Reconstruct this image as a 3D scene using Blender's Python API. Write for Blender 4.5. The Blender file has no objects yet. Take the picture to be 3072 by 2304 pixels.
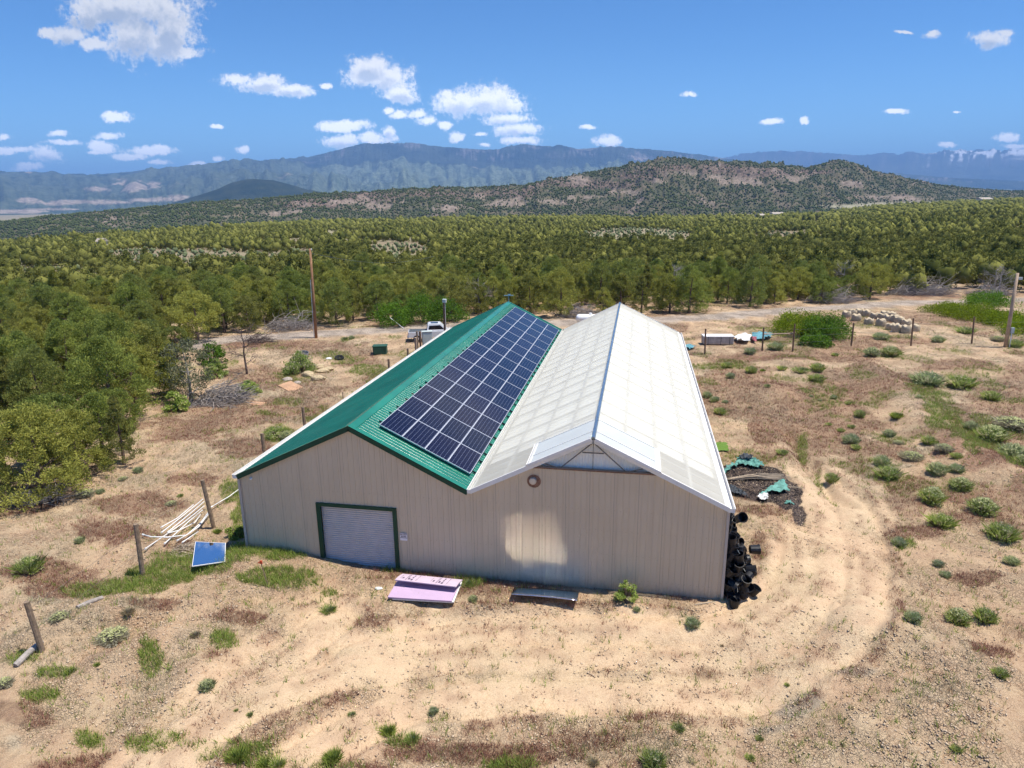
import bpy, math, random
import numpy as np
from mathutils import Vector, Matrix
C = bpy.context.scene.collection
sc = bpy.context.scene
rnd = random.Random(7)
rng = np.random.default_rng(11)
sin, cos, pi = math.sin, math.cos, math.pi

# ------------------------------------------------------------------ camera, sky, sun
FOC, PITCH, ROLL, YAW = 2016.9, .2673, -.0113, .1852
CAM = np.array([6.2396, -23.6794, 14.8512])
S = 3072 / 2212.0                      # survey marks below were read off at 2212 px width
_cp, _sp = cos(PITCH), sin(PITCH)
_r0 = np.array([cos(YAW), sin(YAW), 0]); _u0 = np.array([-sin(YAW) * _sp, cos(YAW) * _sp, _cp])
FWD = np.array([-sin(YAW) * _cp, cos(YAW) * _cp, -_sp])
RGT = _r0 * cos(ROLL) + _u0 * sin(ROLL); UPV = _u0 * cos(ROLL) - _r0 * sin(ROLL)
cam_d = bpy.data.cameras.new('camera'); cam = bpy.data.objects.new('camera', cam_d); C.objects.link(cam)
cam_d.sensor_width = 36; cam_d.lens = 36 * FOC / 3072; cam_d.clip_start = .3; cam_d.clip_end = 90000
cam.matrix_world = Matrix(((RGT[0], UPV[0], -FWD[0], CAM[0]), (RGT[1], UPV[1], -FWD[1], CAM[1]), (RGT[2], UPV[2], -FWD[2], CAM[2]), (0, 0, 0, 1)))
sc.camera = cam
SUN_EL, SUN_AZ = math.radians(71), math.atan2(.999, .04)      # azimuth from +Y towards +X
sd = bpy.data.lights.new('sun', 'SUN'); sun = bpy.data.objects.new('sun', sd); C.objects.link(sun)
sd.energy = 4.2; sd.angle = math.radians(.53); sd.color = (1, .945, .85)
sun.rotation_euler = Vector((sin(SUN_AZ) * cos(SUN_EL), cos(SUN_AZ) * cos(SUN_EL), sin(SUN_EL))).to_track_quat('Z', 'Y').to_euler()
sc.view_settings.view_transform = 'Standard'; sc.view_settings.look = 'None'; sc.view_settings.gamma = 1
sc.view_settings.exposure = 0.72
sc.cycles.use_denoising = True
sc.cycles.max_bounces = 6; sc.cycles.diffuse_bounces = 3; sc.cycles.glossy_bounces = 3; sc.cycles.transmission_bounces = 4
sc.cycles.transparent_max_bounces = 8; sc.cycles.volume_bounces = 0
sc.cycles.use_adaptive_sampling = True; sc.cycles.adaptive_threshold = .02
sc.cycles.sample_clamp_indirect = 0; sc.cycles.blur_glossy = 0.0

def ray(px, py):
    return FWD + RGT * ((px - 1536) / FOC) - UPV * ((py - 1152) / FOC)

class NT:
    """small helper for node trees"""
    def __init__(s, t): s.t = t; t.nodes.clear()
    def n(s, ty, ins=None, **kw):
        nd = s.t.nodes.new(ty)
        for k, v in kw.items(): setattr(nd, k, v)
        for k, v in (ins or {}).items():
            if hasattr(v, 'is_output') or isinstance(v, bpy.types.NodeSocket): s.t.links.new(v, nd.inputs[k])
            else: nd.inputs[k].default_value = v
        return nd
    def m(s, op, a, b=0.0, c=None, clamp=False):
        d = {0: a, 1: b}
        if c is not None: d[2] = c
        nd = s.n('ShaderNodeMath', d, operation=op); nd.use_clamp = clamp
        return nd.outputs[0]
    def v(s, op, a, b=None, out=0):
        d = {0: a}
        if b is not None: d[1] = b
        return s.n('ShaderNodeVectorMath', d, operation=op).outputs[out]
    def mix(s, f, a, b, bt='MIX'):
        nd = s.n('ShaderNodeMix', None, data_type='RGBA', blend_type=bt)
        for k, v in ((0, f), (6, a), (7, b)):
            if isinstance(v, bpy.types.NodeSocket): s.t.links.new(v, nd.inputs[k])
            else: nd.inputs[k].default_value = (tuple(v) + (1,))[:4] if k else v
        return nd.outputs[2]
    def noise(s, vec, scale, det=3, rough=.55, dim='3D'):
        return s.n('ShaderNodeTexNoise', {'Vector': vec, 'Scale': scale, 'Detail': det, 'Roughness': rough}, noise_dimensions=dim).outputs[0]
    def step(s, x, a, b):
        nd = s.n('ShaderNodeMapRange', {0: x, 1: a, 2: b, 3: 0.0, 4: 1.0}, interpolation_type='SMOOTHSTEP')
        return nd.outputs[0]

CLOUDS = [(250,12,95,40),(330,15,90,50),(300,75,75,48),(365,62,60,45),(395,112,48,12),(345,95,60,35),(200,30,50,34),(205,95,50,12),(150,82,42,16),(100,75,22,9),
 (520,172,48,12),(570,182,55,16),(628,197,50,14),(800,150,48,26),(830,170,50,28),(865,200,38,20),(780,172,30,18),(707,186,16,6),
 (840,236,16,9),(868,250,26,10),(905,245,18,10),(925,262,22,11),(962,272,14,10),(1000,222,62,28),(1050,215,70,30),(1090,228,42,20),
 (1100,258,45,14),(1118,280,50,15),(1130,303,45,10),(740,273,60,12),(745,304,50,14),(800,300,50,12),(838,284,16,16),(985,300,14,10),
 (252,253,33,11),(222,316,32,12),(240,292,32,7),(125,288,18,7),(12,293,20,7),(140,308,32,6),(30,324,70,8),(100,335,34,16),(65,362,32,8),
 (330,325,54,9),(280,338,42,8),(205,330,20,5),(340,350,24,6),(425,355,24,7),(475,345,14,6),(522,323,14,8),(467,275,13,5),
 (1268,277,20,5),(1310,308,30,11),(1493,203,20,6),(1663,264,25,6),(1742,256,10,8),(1938,241,25,5),(2068,245,10,3),(2140,84,38,16),(2170,72,22,7),
 (2013,73,14,7),(1955,69,22,3),(2175,296,27,9),(2190,315,26,6),(2047,314,20,6),(1045,313,15,5),(1030,290,20,5),
 (1500,-330,500,60),(420,-560,150,36),(-700,-150,300,60),(3000,-200,300,80)]
def build_world():
    w = bpy.data.worlds.new('World'); sc.world = w; w.use_nodes = True
    T = NT(w.node_tree)
    sky = T.n('ShaderNodeTexSky', None, sky_type='NISHITA')
    sky.sun_disc = False; sky.sun_elevation = SUN_EL; sky.sun_rotation = SUN_AZ
    sky.altitude = 2200; sky.air_density = 1.0; sky.dust_density = .35; sky.ozone_density = 2.2
    d = T.n('ShaderNodeTexCoord').outputs['Generated']
    f = T.v('DOT_PRODUCT', d, (-sin(YAW), cos(YAW), 0), out=1)
    r = T.v('DOT_PRODUCT', d, (cos(YAW), sin(YAW), 0), out=1)
    z = T.n('ShaderNodeSeparateXYZ', {0: d}).outputs[2]
    fm = T.m('MAXIMUM', f, .05)
    P = T.n('ShaderNodeCombineXYZ', {0: T.m('DIVIDE', r, fm), 1: T.m('DIVIDE', z, fm), 2: 0.0}).outputs[0]
    nz = T.n('ShaderNodeTexNoise', {'Vector': P, 'Scale': 14.0, 'Detail': 5.0, 'Roughness': .6}, noise_dimensions='2D').outputs['Color']
    Pd = T.v('ADD', P, T.v('MULTIPLY', T.v('SUBTRACT', nz, (.5, .5, .5)), (.022, .014, 0)))
    best = None; shade = None
    for i, (cx, cy, rx, ry) in enumerate(CLOUDS):
        q = ray(cx * S, cy * S); qf = float(q @ np.array([-sin(YAW), cos(YAW), 0])); 
        u, v = float(q @ _r0) / qf, q[2] / qf
        a, b = rx * S / FOC * 1.12, ry * S / FOC * 1.15
        l = T.v('LENGTH', T.v('MULTIPLY', T.v('SUBTRACT', Pd, (u, v, 0)), (1 / a, 1 / b, 0)), out=1)
        best = l if best is None else T.m('MINIMUM', best, l)
        if ry >= 14:
            l2 = T.v('LENGTH', T.v('MULTIPLY', T.v('SUBTRACT', Pd, (u - .1 * a, v - .45 * b, 0)), (1 / a, 1.1 / b, 0)), out=1)
            shade = l2 if shade is None else T.m('MINIMUM', shade, l2)
    n1 = T.noise(P, 32, 9, .66, '2D'); n2 = T.noise(P, 75, 4, .6, '2D')
    dens = T.m('SUBTRACT', 1.10, best)
    dens = T.m('ADD', dens, T.m('MULTIPLY', T.m('SUBTRACT', n1, .5), 1.5))
    dens = T.m('ADD', dens, T.m('MULTIPLY', T.m('SUBTRACT', n2, .5), .7))
    dens = T.m('ADD', dens, T.m('MULTIPLY', T.m('SUBTRACT', T.noise(P, 190, 4, .65, '2D'), .5), .75))
    al = T.m('MULTIPLY', T.step(dens, .02, .72), T.step(f, .05, .12))
    al = T.m('MULTIPLY', al, .97)
    sh = T.m('ADD', T.m('SUBTRACT', 1.0, shade), T.m('MULTIPLY', T.m('SUBTRACT', n1, .5), 1.6))
    sh = T.m('ADD', sh, T.m('MULTIPLY', T.m('SUBTRACT', n2, .5), .5))
    col = T.mix(T.step(sh, .25, 1.0), (.95, .94, .92), (.50, .56, .66))
    skc = T.mix(1.0, sky.outputs[0], (.46, .81, 1.08), 'MULTIPLY')
    skc = T.mix(T.step(T.m('DIVIDE', z, fm), .12, .75), skc, T.mix(1.0, skc, (.70, .84, .96), 'MULTIPLY'))
    skc = T.mix(T.step(T.m('DIVIDE', z, fm), .0, .26), T.mix(1.0, skc, (1.75, 1.42, 1.18), 'MULTIPLY'), skc)
    b1 = T.n('ShaderNodeBackground', {0: skc, 1: .095}); b2 = T.n('ShaderNodeBackground', {0: col, 1: T.m('ADD', .66, T.m('MULTIPLY', T.m('SUBTRACT', 1.0, T.step(T.m('DIVIDE', z, fm), .03, .24)), 1.1))})
    mx = T.n('ShaderNodeMixShader', {0: al, 1: b1.outputs[0], 2: b2.outputs[0]})
    T.n('ShaderNodeOutputWorld', {0: mx.outputs[0]})
    w.cycles.sampling_method = 'MANUAL'; w.cycles.sample_map_resolution = 512
build_world()

# ------------------------------------------------------------------ noise and terrain
def _h(ix, iy, seed):
    h = (ix.astype(np.int64) * 374761393 + iy.astype(np.int64) * 668265263 + seed * 974634777) & 0xffffffff
    h = ((h ^ (h >> 13)) * 1274126177) & 0xffffffff
    return ((h ^ (h >> 16)) & 0xffffff) / float(0xffffff)
def vn(x, y, seed=0):
    ix, iy = np.floor(x), np.floor(y); fx, fy = x - ix, y - iy
    fx = fx * fx * (3 - 2 * fx); fy = fy * fy * (3 - 2 * fy)
    a, b, c, d = _h(ix, iy, seed), _h(ix + 1, iy, seed), _h(ix, iy + 1, seed), _h(ix + 1, iy + 1, seed)
    return (a + (b - a) * fx) * (1 - fy) + (c + (d - c) * fx) * fy
def fbm(x, y, o=4, seed=0, g=.5):
    s, a, t = 0, 1, 0
    for i in range(o):
        s = s + a * vn(x * 2 ** i + 17.3 * i, y * 2 ** i - 9.1 * i, seed + i); t += a; a *= g
    return s / t
def sstep(x, a, b):
    t = np.clip((x - a) / (b - a), 0, 1); return t * t * (3 - 2 * t)
def G0(x, y, z=0):                     # survey mark -> flat ground
    d = ray(x * S, y * S); t = (z - CAM[2]) / d[2]; return CAM[:2] + d[:2] * t
def polydist(x, y, pts):
    best = np.full(np.shape(x), 1e9)
    for (x0, y0), (x1, y1) in zip(pts[:-1], pts[1:]):
        dx, dy = x1 - x0, y1 - y0; t = np.clip(((x - x0) * dx + (y - y0) * dy) / (dx * dx + dy * dy), 0, 1)
        best = np.minimum(best, np.hypot(x - x0 - t * dx, y - y0 - t * dy))
    return best
def smooth_poly(marks, n=6):
    p = np.array([G0(*m) for m in marks]); out = []
    for i in range(len(p) - 1):
        a, b, c, d = p[max(i - 1, 0)], p[i], p[i + 1], p[min(i + 2, len(p) - 1)]
        for k in range(n):
            t = k / n; out.append(.5 * (2 * b + (c - a) * t + (2 * a - 5 * b + 4 * c - d) * t * t + (3 * b - a - 3 * c + d) * t ** 3))
    out.append(p[-1]); return out
TRACKS = [smooth_poly(m) for m in (
 [(300,1700),(480,1560),(600,1500),(800,1430),(1000,1395),(1300,1390),(1500,1395),(1650,1368),(1745,1310),(1790,1230),(1785,1150),(1745,1070),(1705,1000)],
 [(560,1700),(760,1570),(900,1505),(1200,1475),(1500,1480),(1740,1440),(1850,1340),(1868,1220),(1845,1110),(1790,1025),(1725,940),(1660,860)],
 [(720,1335),(640,1400),(520,1480),(380,1600),(250,1720)],
 [(760,1420),(1000,1352),(1350,1350),(1560,1352),(1680,1300),(1722,1225),(1725,1160)])]
DITCH = smooth_poly([(1700,925),(1735,980),(1775,1040),(1830,1085)])
BANK = smooth_poly([(1880,800),(1950,860),(2010,930),(2100,990),(2212,1060),(2420,1160)])
ROAD = [smooth_poly([(380,755),(480,736),(600,729),(700,722),(860,713),(960,706),(1100,702),(1250,697),(1400,692),(1520,687),(1650,676),(1740,668),(1850,662),(1950,655),(2100,654),(2300,650),(2600,645)])]
def az_of(x, y):
    dx, dy = x - CAM[0], y - CAM[1]
    return np.arctan2(dx * cos(YAW) + dy * sin(YAW), -dx * sin(YAW) + dy * cos(YAW))
def mark_az(px): return math.atan((px - 1536) / FOC / _cp)
_EX = np.array([mark_az(v) for v in (-600, 0, 500, 1000, 1600, 2000, 2400, 2557, 3072, 3700)])
_ER = np.array([400, 430, 560, 750, 850, 850, 1000, 1300, 1500, 1600.])
_EZ = np.array([-6, -6, -6.5, -7, -8, -10, -10, -4.5, 8, 9.])
def edge_r(a): return np.interp(a, _EX, _ER)
def tz(x, y, fine=True):
    x = np.asarray(x, float); y = np.asarray(y, float)
    a, r = az_of(x, y), np.hypot(x - CAM[0], y - CAM[1])
    er, ez = edge_r(a), np.interp(a, _EX, _EZ)
    z = ez * sstep(r, 95, 1) * 0 + ez * np.clip((r - 100) / (er - 100), 0, 1) ** .8
    z = z - 50 * sstep(r, er * 1.0, er + 260)
    z = z + 1.6 * (fbm(x / 60, y / 60, 3, 5) - .5) * sstep(r, 110, 220)
    if not fine: return z
    near = 1 - sstep(r, 90, 150)
    inb = (1 - sstep(np.maximum(np.maximum(-9.9 - x, x - 9.9), np.maximum(-y, y - 33.6)), 0, 1.2))
    tr = np.minimum.reduce([polydist(x, y, t) for t in TRACKS]) if near.max() > 0 else x * 0 + 99
    tr = tr + .55 * (fbm(x / 1.4, y / 1.4, 3, 67) - .5)
    bumps = (.36 + .34 * (1 - sstep(y, -1, 3)) * np.maximum(1 - sstep(x, -5, -1), sstep(x, 11, 14))) * (fbm(x / 3.0, y / 3.0, 3, 21) - .5) + .13 * (fbm(x / .7, y / .7, 3, 31) - .5)
    fade = 1 - sstep(y, 9, 24); tr = tr + 3.0 * (1 - fade)
    rough = 1 - .5 * (1 - sstep(tr, .9, 1.8))
    b = bumps * rough * (1 - .9 * inb)
    b = b - .11 * np.exp(-((tr - .78) / .2) ** 2) + .07 * np.exp(-((tr - 1.22) / .17) ** 2) * (.4 + 1.2 * fbm(x / 1.3, y / 1.3, 2, 63)) + .05 * np.exp(-(tr / .25) ** 2)
    b = b + .22 * np.exp(-((x + 9) ** 2 / 14 + (y + .5) ** 2 / 8))
    b = b - .32 * sstep(-y, 1.6, 3.0) * sstep(x, -3, 0) * (1 - sstep(x, 9, 13)) * (1 - sstep(-y, 6, 14))
    lim = -2.2 - (x + 6.5) * -.45                          # grassy bank left of the drive
    b = b + .38 * sstep(y - (-3.0 + (x + 7) * .62), 0, .55) * (1 - sstep(x, -7.5, -4.5)) * (1 - sstep(y, -1.5, 2.5))
    b = b - .45 * np.exp(-(polydist(x, y, DITCH) / .55) ** 2)
    bd = polydist(x, y, BANK); b = b + .75 * np.exp(-(bd / 1.6) ** 2)
    for mx, my, hh, ss in ((1655,850,.6,2.2), (1900,1385,.7,1.9), (1640,1500,-.35,1.1), (2000,1560,.5,1.8), (2080,1450,.55,1.8), (1720,790,.4,2.5), (250,1345,.15,.8), (1790,1470,.2,.8), (350,1390,.4,1.0), (470,1330,.32,1.2), (610,1345,.3,.8), (150,1385,.35,1.2), (420,1475,.3,1.0), (250,1450,.3,.9), (1450,1590,.3,1.3), (1150,1560,.2,1.0), (1850,1590,.35,1.0)):
        c = G0(mx, my); b = b + hh * np.exp(-((x - c[0]) ** 2 + (y - c[1]) ** 2) / ss ** 2)
    rd = polydist(x, y, ROAD[0]); b = b * (.2 + .8 * sstep(rd, 2.0, 4.0)) + .1 * (1 - sstep(rd, 2.2, 3.2))
    return z + near * b
def T1(x, y): return float(tz(np.array([x]), np.array([y]))[0])
def GP(x, y):                          # survey mark -> point on the real terrain
    p = G0(x, y)
    for _ in range(4):
        z = T1(*p); p = G0(x, y, z)
    return Vector((p[0], p[1], T1(*p)))
def FP(x, y): return GP(x / S, y / S)  # the same from full-size marks

# ------------------------------------------------------------------ materials
MATS = {}
def M(name, col, rough=.8, metal=0., var=.12, vs=3., bump=0., bs=25., spec=.3, alpha=None, coat=0.):
    m = bpy.data.materials.new(name); m.use_nodes = True; T = NT(m.node_tree); MATS[name] = m
    o = T.n('ShaderNodeTexCoord').outputs['Object']
    n = T.noise(o, vs, 4, .6)
    c = T.mix(T.step(n, .3, .7), [v * (1 - var) for v in col], [min(v * (1 + var), 1) for v in col])
    p = T.n('ShaderNodeBsdfPrincipled', {'Base Color': c, 'Roughness': rough, 'Metallic': metal, 'Specular IOR Level': spec, 'Coat Weight': coat})
    if bump:
        T.t.links.new(T.n('ShaderNodeBump', {'Strength': bump, 'Height': T.noise(o, bs, 4, .6), 'Distance': .02}).outputs[0], p.inputs['Normal'])
    T.n('ShaderNodeOutputMaterial', {0: p.outputs[0]})
    return m
def foliage(name, dark, light, trans=.25, objvar=.35, hue2=None, straw=None):
    m = bpy.data.materials.new(name); m.use_nodes = True; T = NT(m.node_tree); MATS[name] = m
    a = T.n('ShaderNodeAttribute', None, attribute_name='tint').outputs['Fac']
    c = T.mix(a, dark, light)
    rv = T.n('ShaderNodeObjectInfo').outputs['Random']
    if straw: c = T.mix(T.m('GREATER_THAN', a, .74), c, straw)
    if hue2: c = T.mix(T.m('MULTIPLY', T.step(rv, .45, 1.0), .8), c, hue2)
    c = T.mix(1.0, c, T.n('ShaderNodeCombineColor', {0: T.m('ADD', 1 - objvar / 2, T.m('MULTIPLY', rv, objvar)), 1: T.m('ADD', 1 - objvar / 2, T.m('MULTIPLY', rv, objvar)), 2: 1.0}).outputs[0], 'MULTIPLY')
    df = T.n('ShaderNodeBsdfDiffuse', {0: c}); tr = T.n('ShaderNodeBsdfTranslucent', {0: c})
    mx = T.n('ShaderNodeMixShader', {0: trans, 1: df.outputs[0], 2: tr.outputs[0]})
    T.n('ShaderNodeOutputMaterial', {0: mx.outputs[0]}); return m

# ------------------------------------------------------------------ object helpers
def tag(o, label=None, cat=None, group=None, kind=None):
    if label: o['label'] = label
    if cat: o['category'] = cat
    if group: o['group'] = group
    if kind: o['kind'] = kind
    return o
def link(name, me, parent=None, loc=None, rot=None):
    o = bpy.data.objects.new(name, me); C.objects.link(o)
    if parent is not None: o.parent = parent
    if loc is not None: o.location = loc
    if rot is not None: o.rotation_euler = rot
    return o
def empty(name, loc, rz=0., label=None, cat=None, group=None):
    o = bpy.data.objects.new(name, None); C.objects.link(o); o.location = loc
    o.rotation_euler = (0, 0, rz) if not isinstance(rz, tuple) else rz
    o.empty_display_size = .2
    return tag(o, label, cat, group)
def copy_tree(o, parent=None):
    c = o.copy(); C.objects.link(c); c.parent = parent
    for ch in [k for k in KIDS.get(o.name, [])]: copy_tree(ch, c)
    return c
KIDS = {}
def reg(o):
    if o.parent is not None: KIDS.setdefault(o.parent.name, []).append(o)
    return o
def npmesh(name, V, F, mat, smooth=False, attrs=None):
    V = np.ascontiguousarray(V, np.float32); F = np.ascontiguousarray(F, np.int32)
    me = bpy.data.meshes.new(name); k = F.shape[1]
    me.vertices.add(len(V)); me.vertices.foreach_set('co', V.ravel())
    me.loops.add(F.size); me.loops.foreach_set('vertex_index', F.ravel())
    me.polygons.add(len(F)); me.polygons.foreach_set('loop_start', np.arange(0, F.size, k, dtype=np.int32))
    me.polygons.foreach_set('loop_total', np.full(len(F), k, np.int32))
    if smooth: me.polygons.foreach_set('use_smooth', np.ones(len(F), bool))
    me.materials.append(mat)
    for an, (dom, ty, arr) in (attrs or {}).items():
        at = me.attributes.new(an, ty, dom)
        at.data.foreach_set('color' if ty == 'FLOAT_COLOR' else 'value', np.ascontiguousarray(arr, np.float32).ravel())
    me.update(calc_edges=True); return me
class MB:
    def __init__(s): s.v = []; s.f = []
    def add(s, vs, fs):
        b = len(s.v); s.v += [tuple(v) for v in vs]; s.f += [tuple(i + b for i in f) for f in fs]; return s
    def box(s, c, d, rot=None):
        hx, hy, hz = d[0] / 2, d[1] / 2, d[2] / 2; c = Vector(c)
        vs = [Vector((x * hx, y * hy, z * hz)) for x in (-1, 1) for y in (-1, 1) for z in (-1, 1)]
        if rot is not None: vs = [rot @ v for v in vs]
        return s.add([v + c for v in vs], [(0, 1, 3, 2), (4, 6, 7, 5), (0, 4, 5, 1), (2, 3, 7, 6), (0, 2, 6, 4), (1, 5, 7, 3)])
    def bar(s, a, b, w, h=None):
        a, b = Vector(a), Vector(b); d = b - a; q = d.to_track_quat('Z', 'Y').to_matrix()
        return s.box((a + b) / 2, (w, h or w, d.length), q)
    def tube(s, pts, rad, n=8, caps=True):
        pts = [Vector(p) for p in pts]; m = len(pts)
        if not isinstance(rad, (list, tuple)): rad = [rad] * m
        b = len(s.v); up = None
        for i, p in enumerate(pts):
            t = (pts[min(i + 1, m - 1)] - pts[max(i - 1, 0)]).normalized()
            if up is None:
                up = t.orthogonal().normalized()
            up = (up - t * up.dot(t))
            up = up.normalized() if up.length > 1e-6 else t.orthogonal().normalized()
            w = t.cross(up)
            for k in range(n):
                a = 2 * pi * k / n; s.v.append(tuple(p + (up * cos(a) + w * sin(a)) * rad[i]))
        for i in range(m - 1):
            for k in range(n):
                k2 = (k + 1) % n; s.f.append((b + i * n + k, b + i * n + k2, b + (i + 1) * n + k2, b + (i + 1) * n + k))
        if caps: s.f.append(tuple(b + k for k in reversed(range(n)))); s.f.append(tuple(b + (m - 1) * n + k for k in range(n)))
        return s
    def lathe(s, prof, n=16, c=(0, 0, 0), axis=None):
        b = len(s.v); m = len(prof)
        for r, z in prof:
            for k in range(n):
                a = 2 * pi * k / n; v = Vector((r * cos(a), r * sin(a), z))
                if axis is not None: v = axis @ v
                s.v.append(tuple(v + Vector(c)))
        for i in range(m - 1):
            for k in range(n):
                k2 = (k + 1) % n; s.f.append((b + i * n + k, b + i * n + k2, b + (i + 1) * n + k2, b + (i + 1) * n + k))
        s.f.append(tuple(b + k for k in reversed(range(n)))); s.f.append(tuple(b + (m - 1) * n + k for k in range(n)))
        return s
    def mesh(s, name, mat, smooth=False, bevel=0):
        me = bpy.data.meshes.new(name); me.from_pydata(s.v, [], s.f); me.materials.append(MATS[mat] if isinstance(mat, str) else mat)
        if smooth: me.polygons.foreach_set('use_smooth', [True] * len(me.polygons))
        me.update(); return me
    def build(s, name, mat, parent=None, loc=None, rot=None, smooth=False, bevel=0):
        o = link(name, s.mesh(name, mat, smooth), parent, loc, rot)
        if bevel:
            md = o.modifiers.new('bevel', 'BEVEL'); md.width = bevel; md.segments = 2; md.limit_method = 'ANGLE'
        return reg(o)
# ------------------------------------------------------------------ what grows or lies where (survey marks -> world patches)
PATCH = {
'green': [(430,1235,120,32),(560,1212,110,26),(350,1262,80,26),(520,1115,22,50),(500,1060,28,35),(620,1270,110,22),(250,1290,120,22),(715,1300,34,24),(45,1430,55,16),(330,1430,30,36),(120,1460,50,12),
  (600,938,40,20),(2020,880,32,40),(2060,925,36,30),(2120,965,50,40),(2035,900,50,50),(2090,945,50,34),(2190,1010,50,36),(2000,855,60,26),(2140,920,60,30),(1950,1180,30,12),(1735,965,14,40),(1770,1030,12,36),(1800,1075,20,16),(520,1625,130,26),(690,1650,120,22),(340,1610,70,24),(720,770,70,16),(800,800,50,16),
  (560,1080,12,60),(880,1230,60,10),(1010,1260,40,12),(190,1590,40,20),(1560,790,80,8),(480,1400,34,26),(90,1505,50,16),(700,905,50,10),(1100,1640,80,14),(860,1590,60,16)],
'red': [(380,925,130,36),(480,905,110,24),(240,1150,120,46),(120,1265,120,44),(300,1090,110,30),(520,965,70,24),(50,1545,80,34),(900,1345,200,12),(1000,1362,110,10),(1530,1428,100,13),(520,1350,60,16),(430,1190,90,20),(340,1330,60,14),
  (480,1435,60,22),(1650,925,36,34),(1690,1170,16,50),(1835,1240,12,80),(1650,1105,70,16),(1620,1075,40,12),(1900,830,170,30),(1750,775,140,10),(940,1620,190,36),(180,1650,160,30),(1150,1625,120,30),(780,1655,90,20),
  (1480,1520,90,14),(2100,1250,70,18),(2000,1150,90,20),(1960,1050,60,26),(600,830,110,16),(650,745,160,10),(420,1040,60,16),(1640,1180,20,30),(2140,1420,60,24),(1780,735,300,10),(2080,790,130,16),(1180,1480,60,7),(700,1360,60,10),(620,1000,40,20)],
'pale': [(1300,1440,420,24),(1000,1400,300,22),(1750,1300,40,110),(800,1450,160,24),(600,1530,120,60),(1300,1550,300,24),(1860,1100,40,60),(1700,1240,70,70),(600,1335,70,26),(230,1370,60,14),(400,1255,60,10),(330,1320,40,10),
  (1950,1420,120,40),(2000,1530,140,50),(1850,960,60,30),(1650,870,60,20),(170,1520,90,40),(300,1560,100,60),(1600,1130,60,30)],
'gravel': [(1725,1515,110,34),(1650,1560,90,24),(1850,1470,80,16),(1900,1005,50,40)],
'clay': [(1990,895,26,36),(2050,975,46,26),(2130,1015,60,26),(2200,1060,50,30),(1640,772,120,7),(940,1590,60,16),(1200,1600,60,16),(600,1130,20,30),(2080,1070,70,20),(560,745,120,6),(1900,640,250,10),(1050,660,300,12)],
'black': [(1615,1040,85,40),(1665,1060,70,30),(1700,1085,34,22),(1725,1110,18,26),(1600,1012,40,12)],
'straw': [(640,905,80,12),(560,1010,70,22),(520,1050,50,14),(2120,905,50,14),(1990,975,40,8),(1950,1005,40,8),(290,1330,60,20),(110,1320,50,16),(430,1215,30,24),(660,870,60,10),(30,1600,30,30)]}
_PW = {}
for k, L in PATCH.items():
    _PW[k] = []
    for (x, y, rx, ry) in L:
        c = G0(x, y); A = np.array([G0(x + rx, y) - G0(x - rx, y), G0(x, y - ry) - G0(x, y + ry)]).T / 2
        _PW[k].append((c, np.linalg.inv(A), max(np.hypot(*A[:, 0]), np.hypot(*A[:, 1]))))
def masks(x, y):
    w1 = (fbm(x / .9, y / .9, 3, 41) - .5); w2 = (fbm(x / 3.5, y / 3.5, 3, 51) - .5)
    out = {}
    for k, L in _PW.items():
        m = np.zeros(x.shape)
        for c, Ai, R in L:
            sel = (np.abs(x - c[0]) < 2.2 * R) & (np.abs(y - c[1]) < 2.2 * R)
            if not sel.any(): continue
            dx, dy = x[sel] - c[0], y[sel] - c[1]
            l = np.hypot(Ai[0, 0] * dx + Ai[0, 1] * dy, Ai[1, 0] * dx + Ai[1, 1] * dy)
            m[sel] = np.maximum(m[sel], 1 - l)
        amp = .6 if k == 'black' else 1.0
        out[k] = sstep(m + (w1 * 1.1 + w2 * .9) * amp * (m > 0), *((-.04, .32) if k in ('green', 'red') else (.05, .5 if k != 'black' else .16)))
    a, r = az_of(x, y), np.hypot(x - CAM[0], y - CAM[1])
    tr = np.minimum.reduce([polydist(x, y, t) for t in TRACKS]) + .55 * (fbm(x / 1.4, y / 1.4, 3, 67) - .5) + 3.0 * sstep(y, 9, 24)
    rd = polydist(x, y, ROAD[0])
    # loose natural cover away from the drive
    free = sstep(tr, 1.2, 2.4) * (1 - sstep(r, 130, 260)) * sstep(rd, 2.2, 3.2)
    nat = fbm(x / 5, y / 5, 4, 61)
    backish = sstep(y, 4, 22)
    out['red'] = np.maximum(out['red'], free * sstep(nat + .12 * backish, .56, .70) * .85)
    out['straw'] = np.maximum(out['straw'], free * sstep(fbm(x / 4, y / 4, 4, 71) + .08 * backish, .62, .76) * .6)
    out['green'] = np.maximum(out['green'], free * backish * sstep(fbm(x / 2.5, y / 2.5, 4, 81) + .05 * backish, .64, .74) * .7)
    out['track'] = (1 - sstep(tr + 2.2 * w1, .45, 1.7)) * (.7 + .3 * sstep(fbm(x / 1.6, y / 1.6, 3, 87), .38, .55))
    out['road'] = 1 - sstep(rd + .5 * w1, 1.7, 2.6)
    rut = np.maximum(np.exp(-((tr - 1.25) / .22) ** 2), .8 * np.exp(-(tr / .28) ** 2)) * sstep(fbm(x / 1.1, y / 1.1, 3, 65), .42, .56) * (1 - sstep(r, 60, 90))
    out['rut'] = rut
    out['far'] = sstep(r, 110, 240)
    for k in ('green', 'red', 'straw'): out[k] = np.maximum(out[k] * (1 - .85 * out['track']), (.75 * out['rut'] if k == 'red' else 0)) * (1 - out['road'])
    return out

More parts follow.
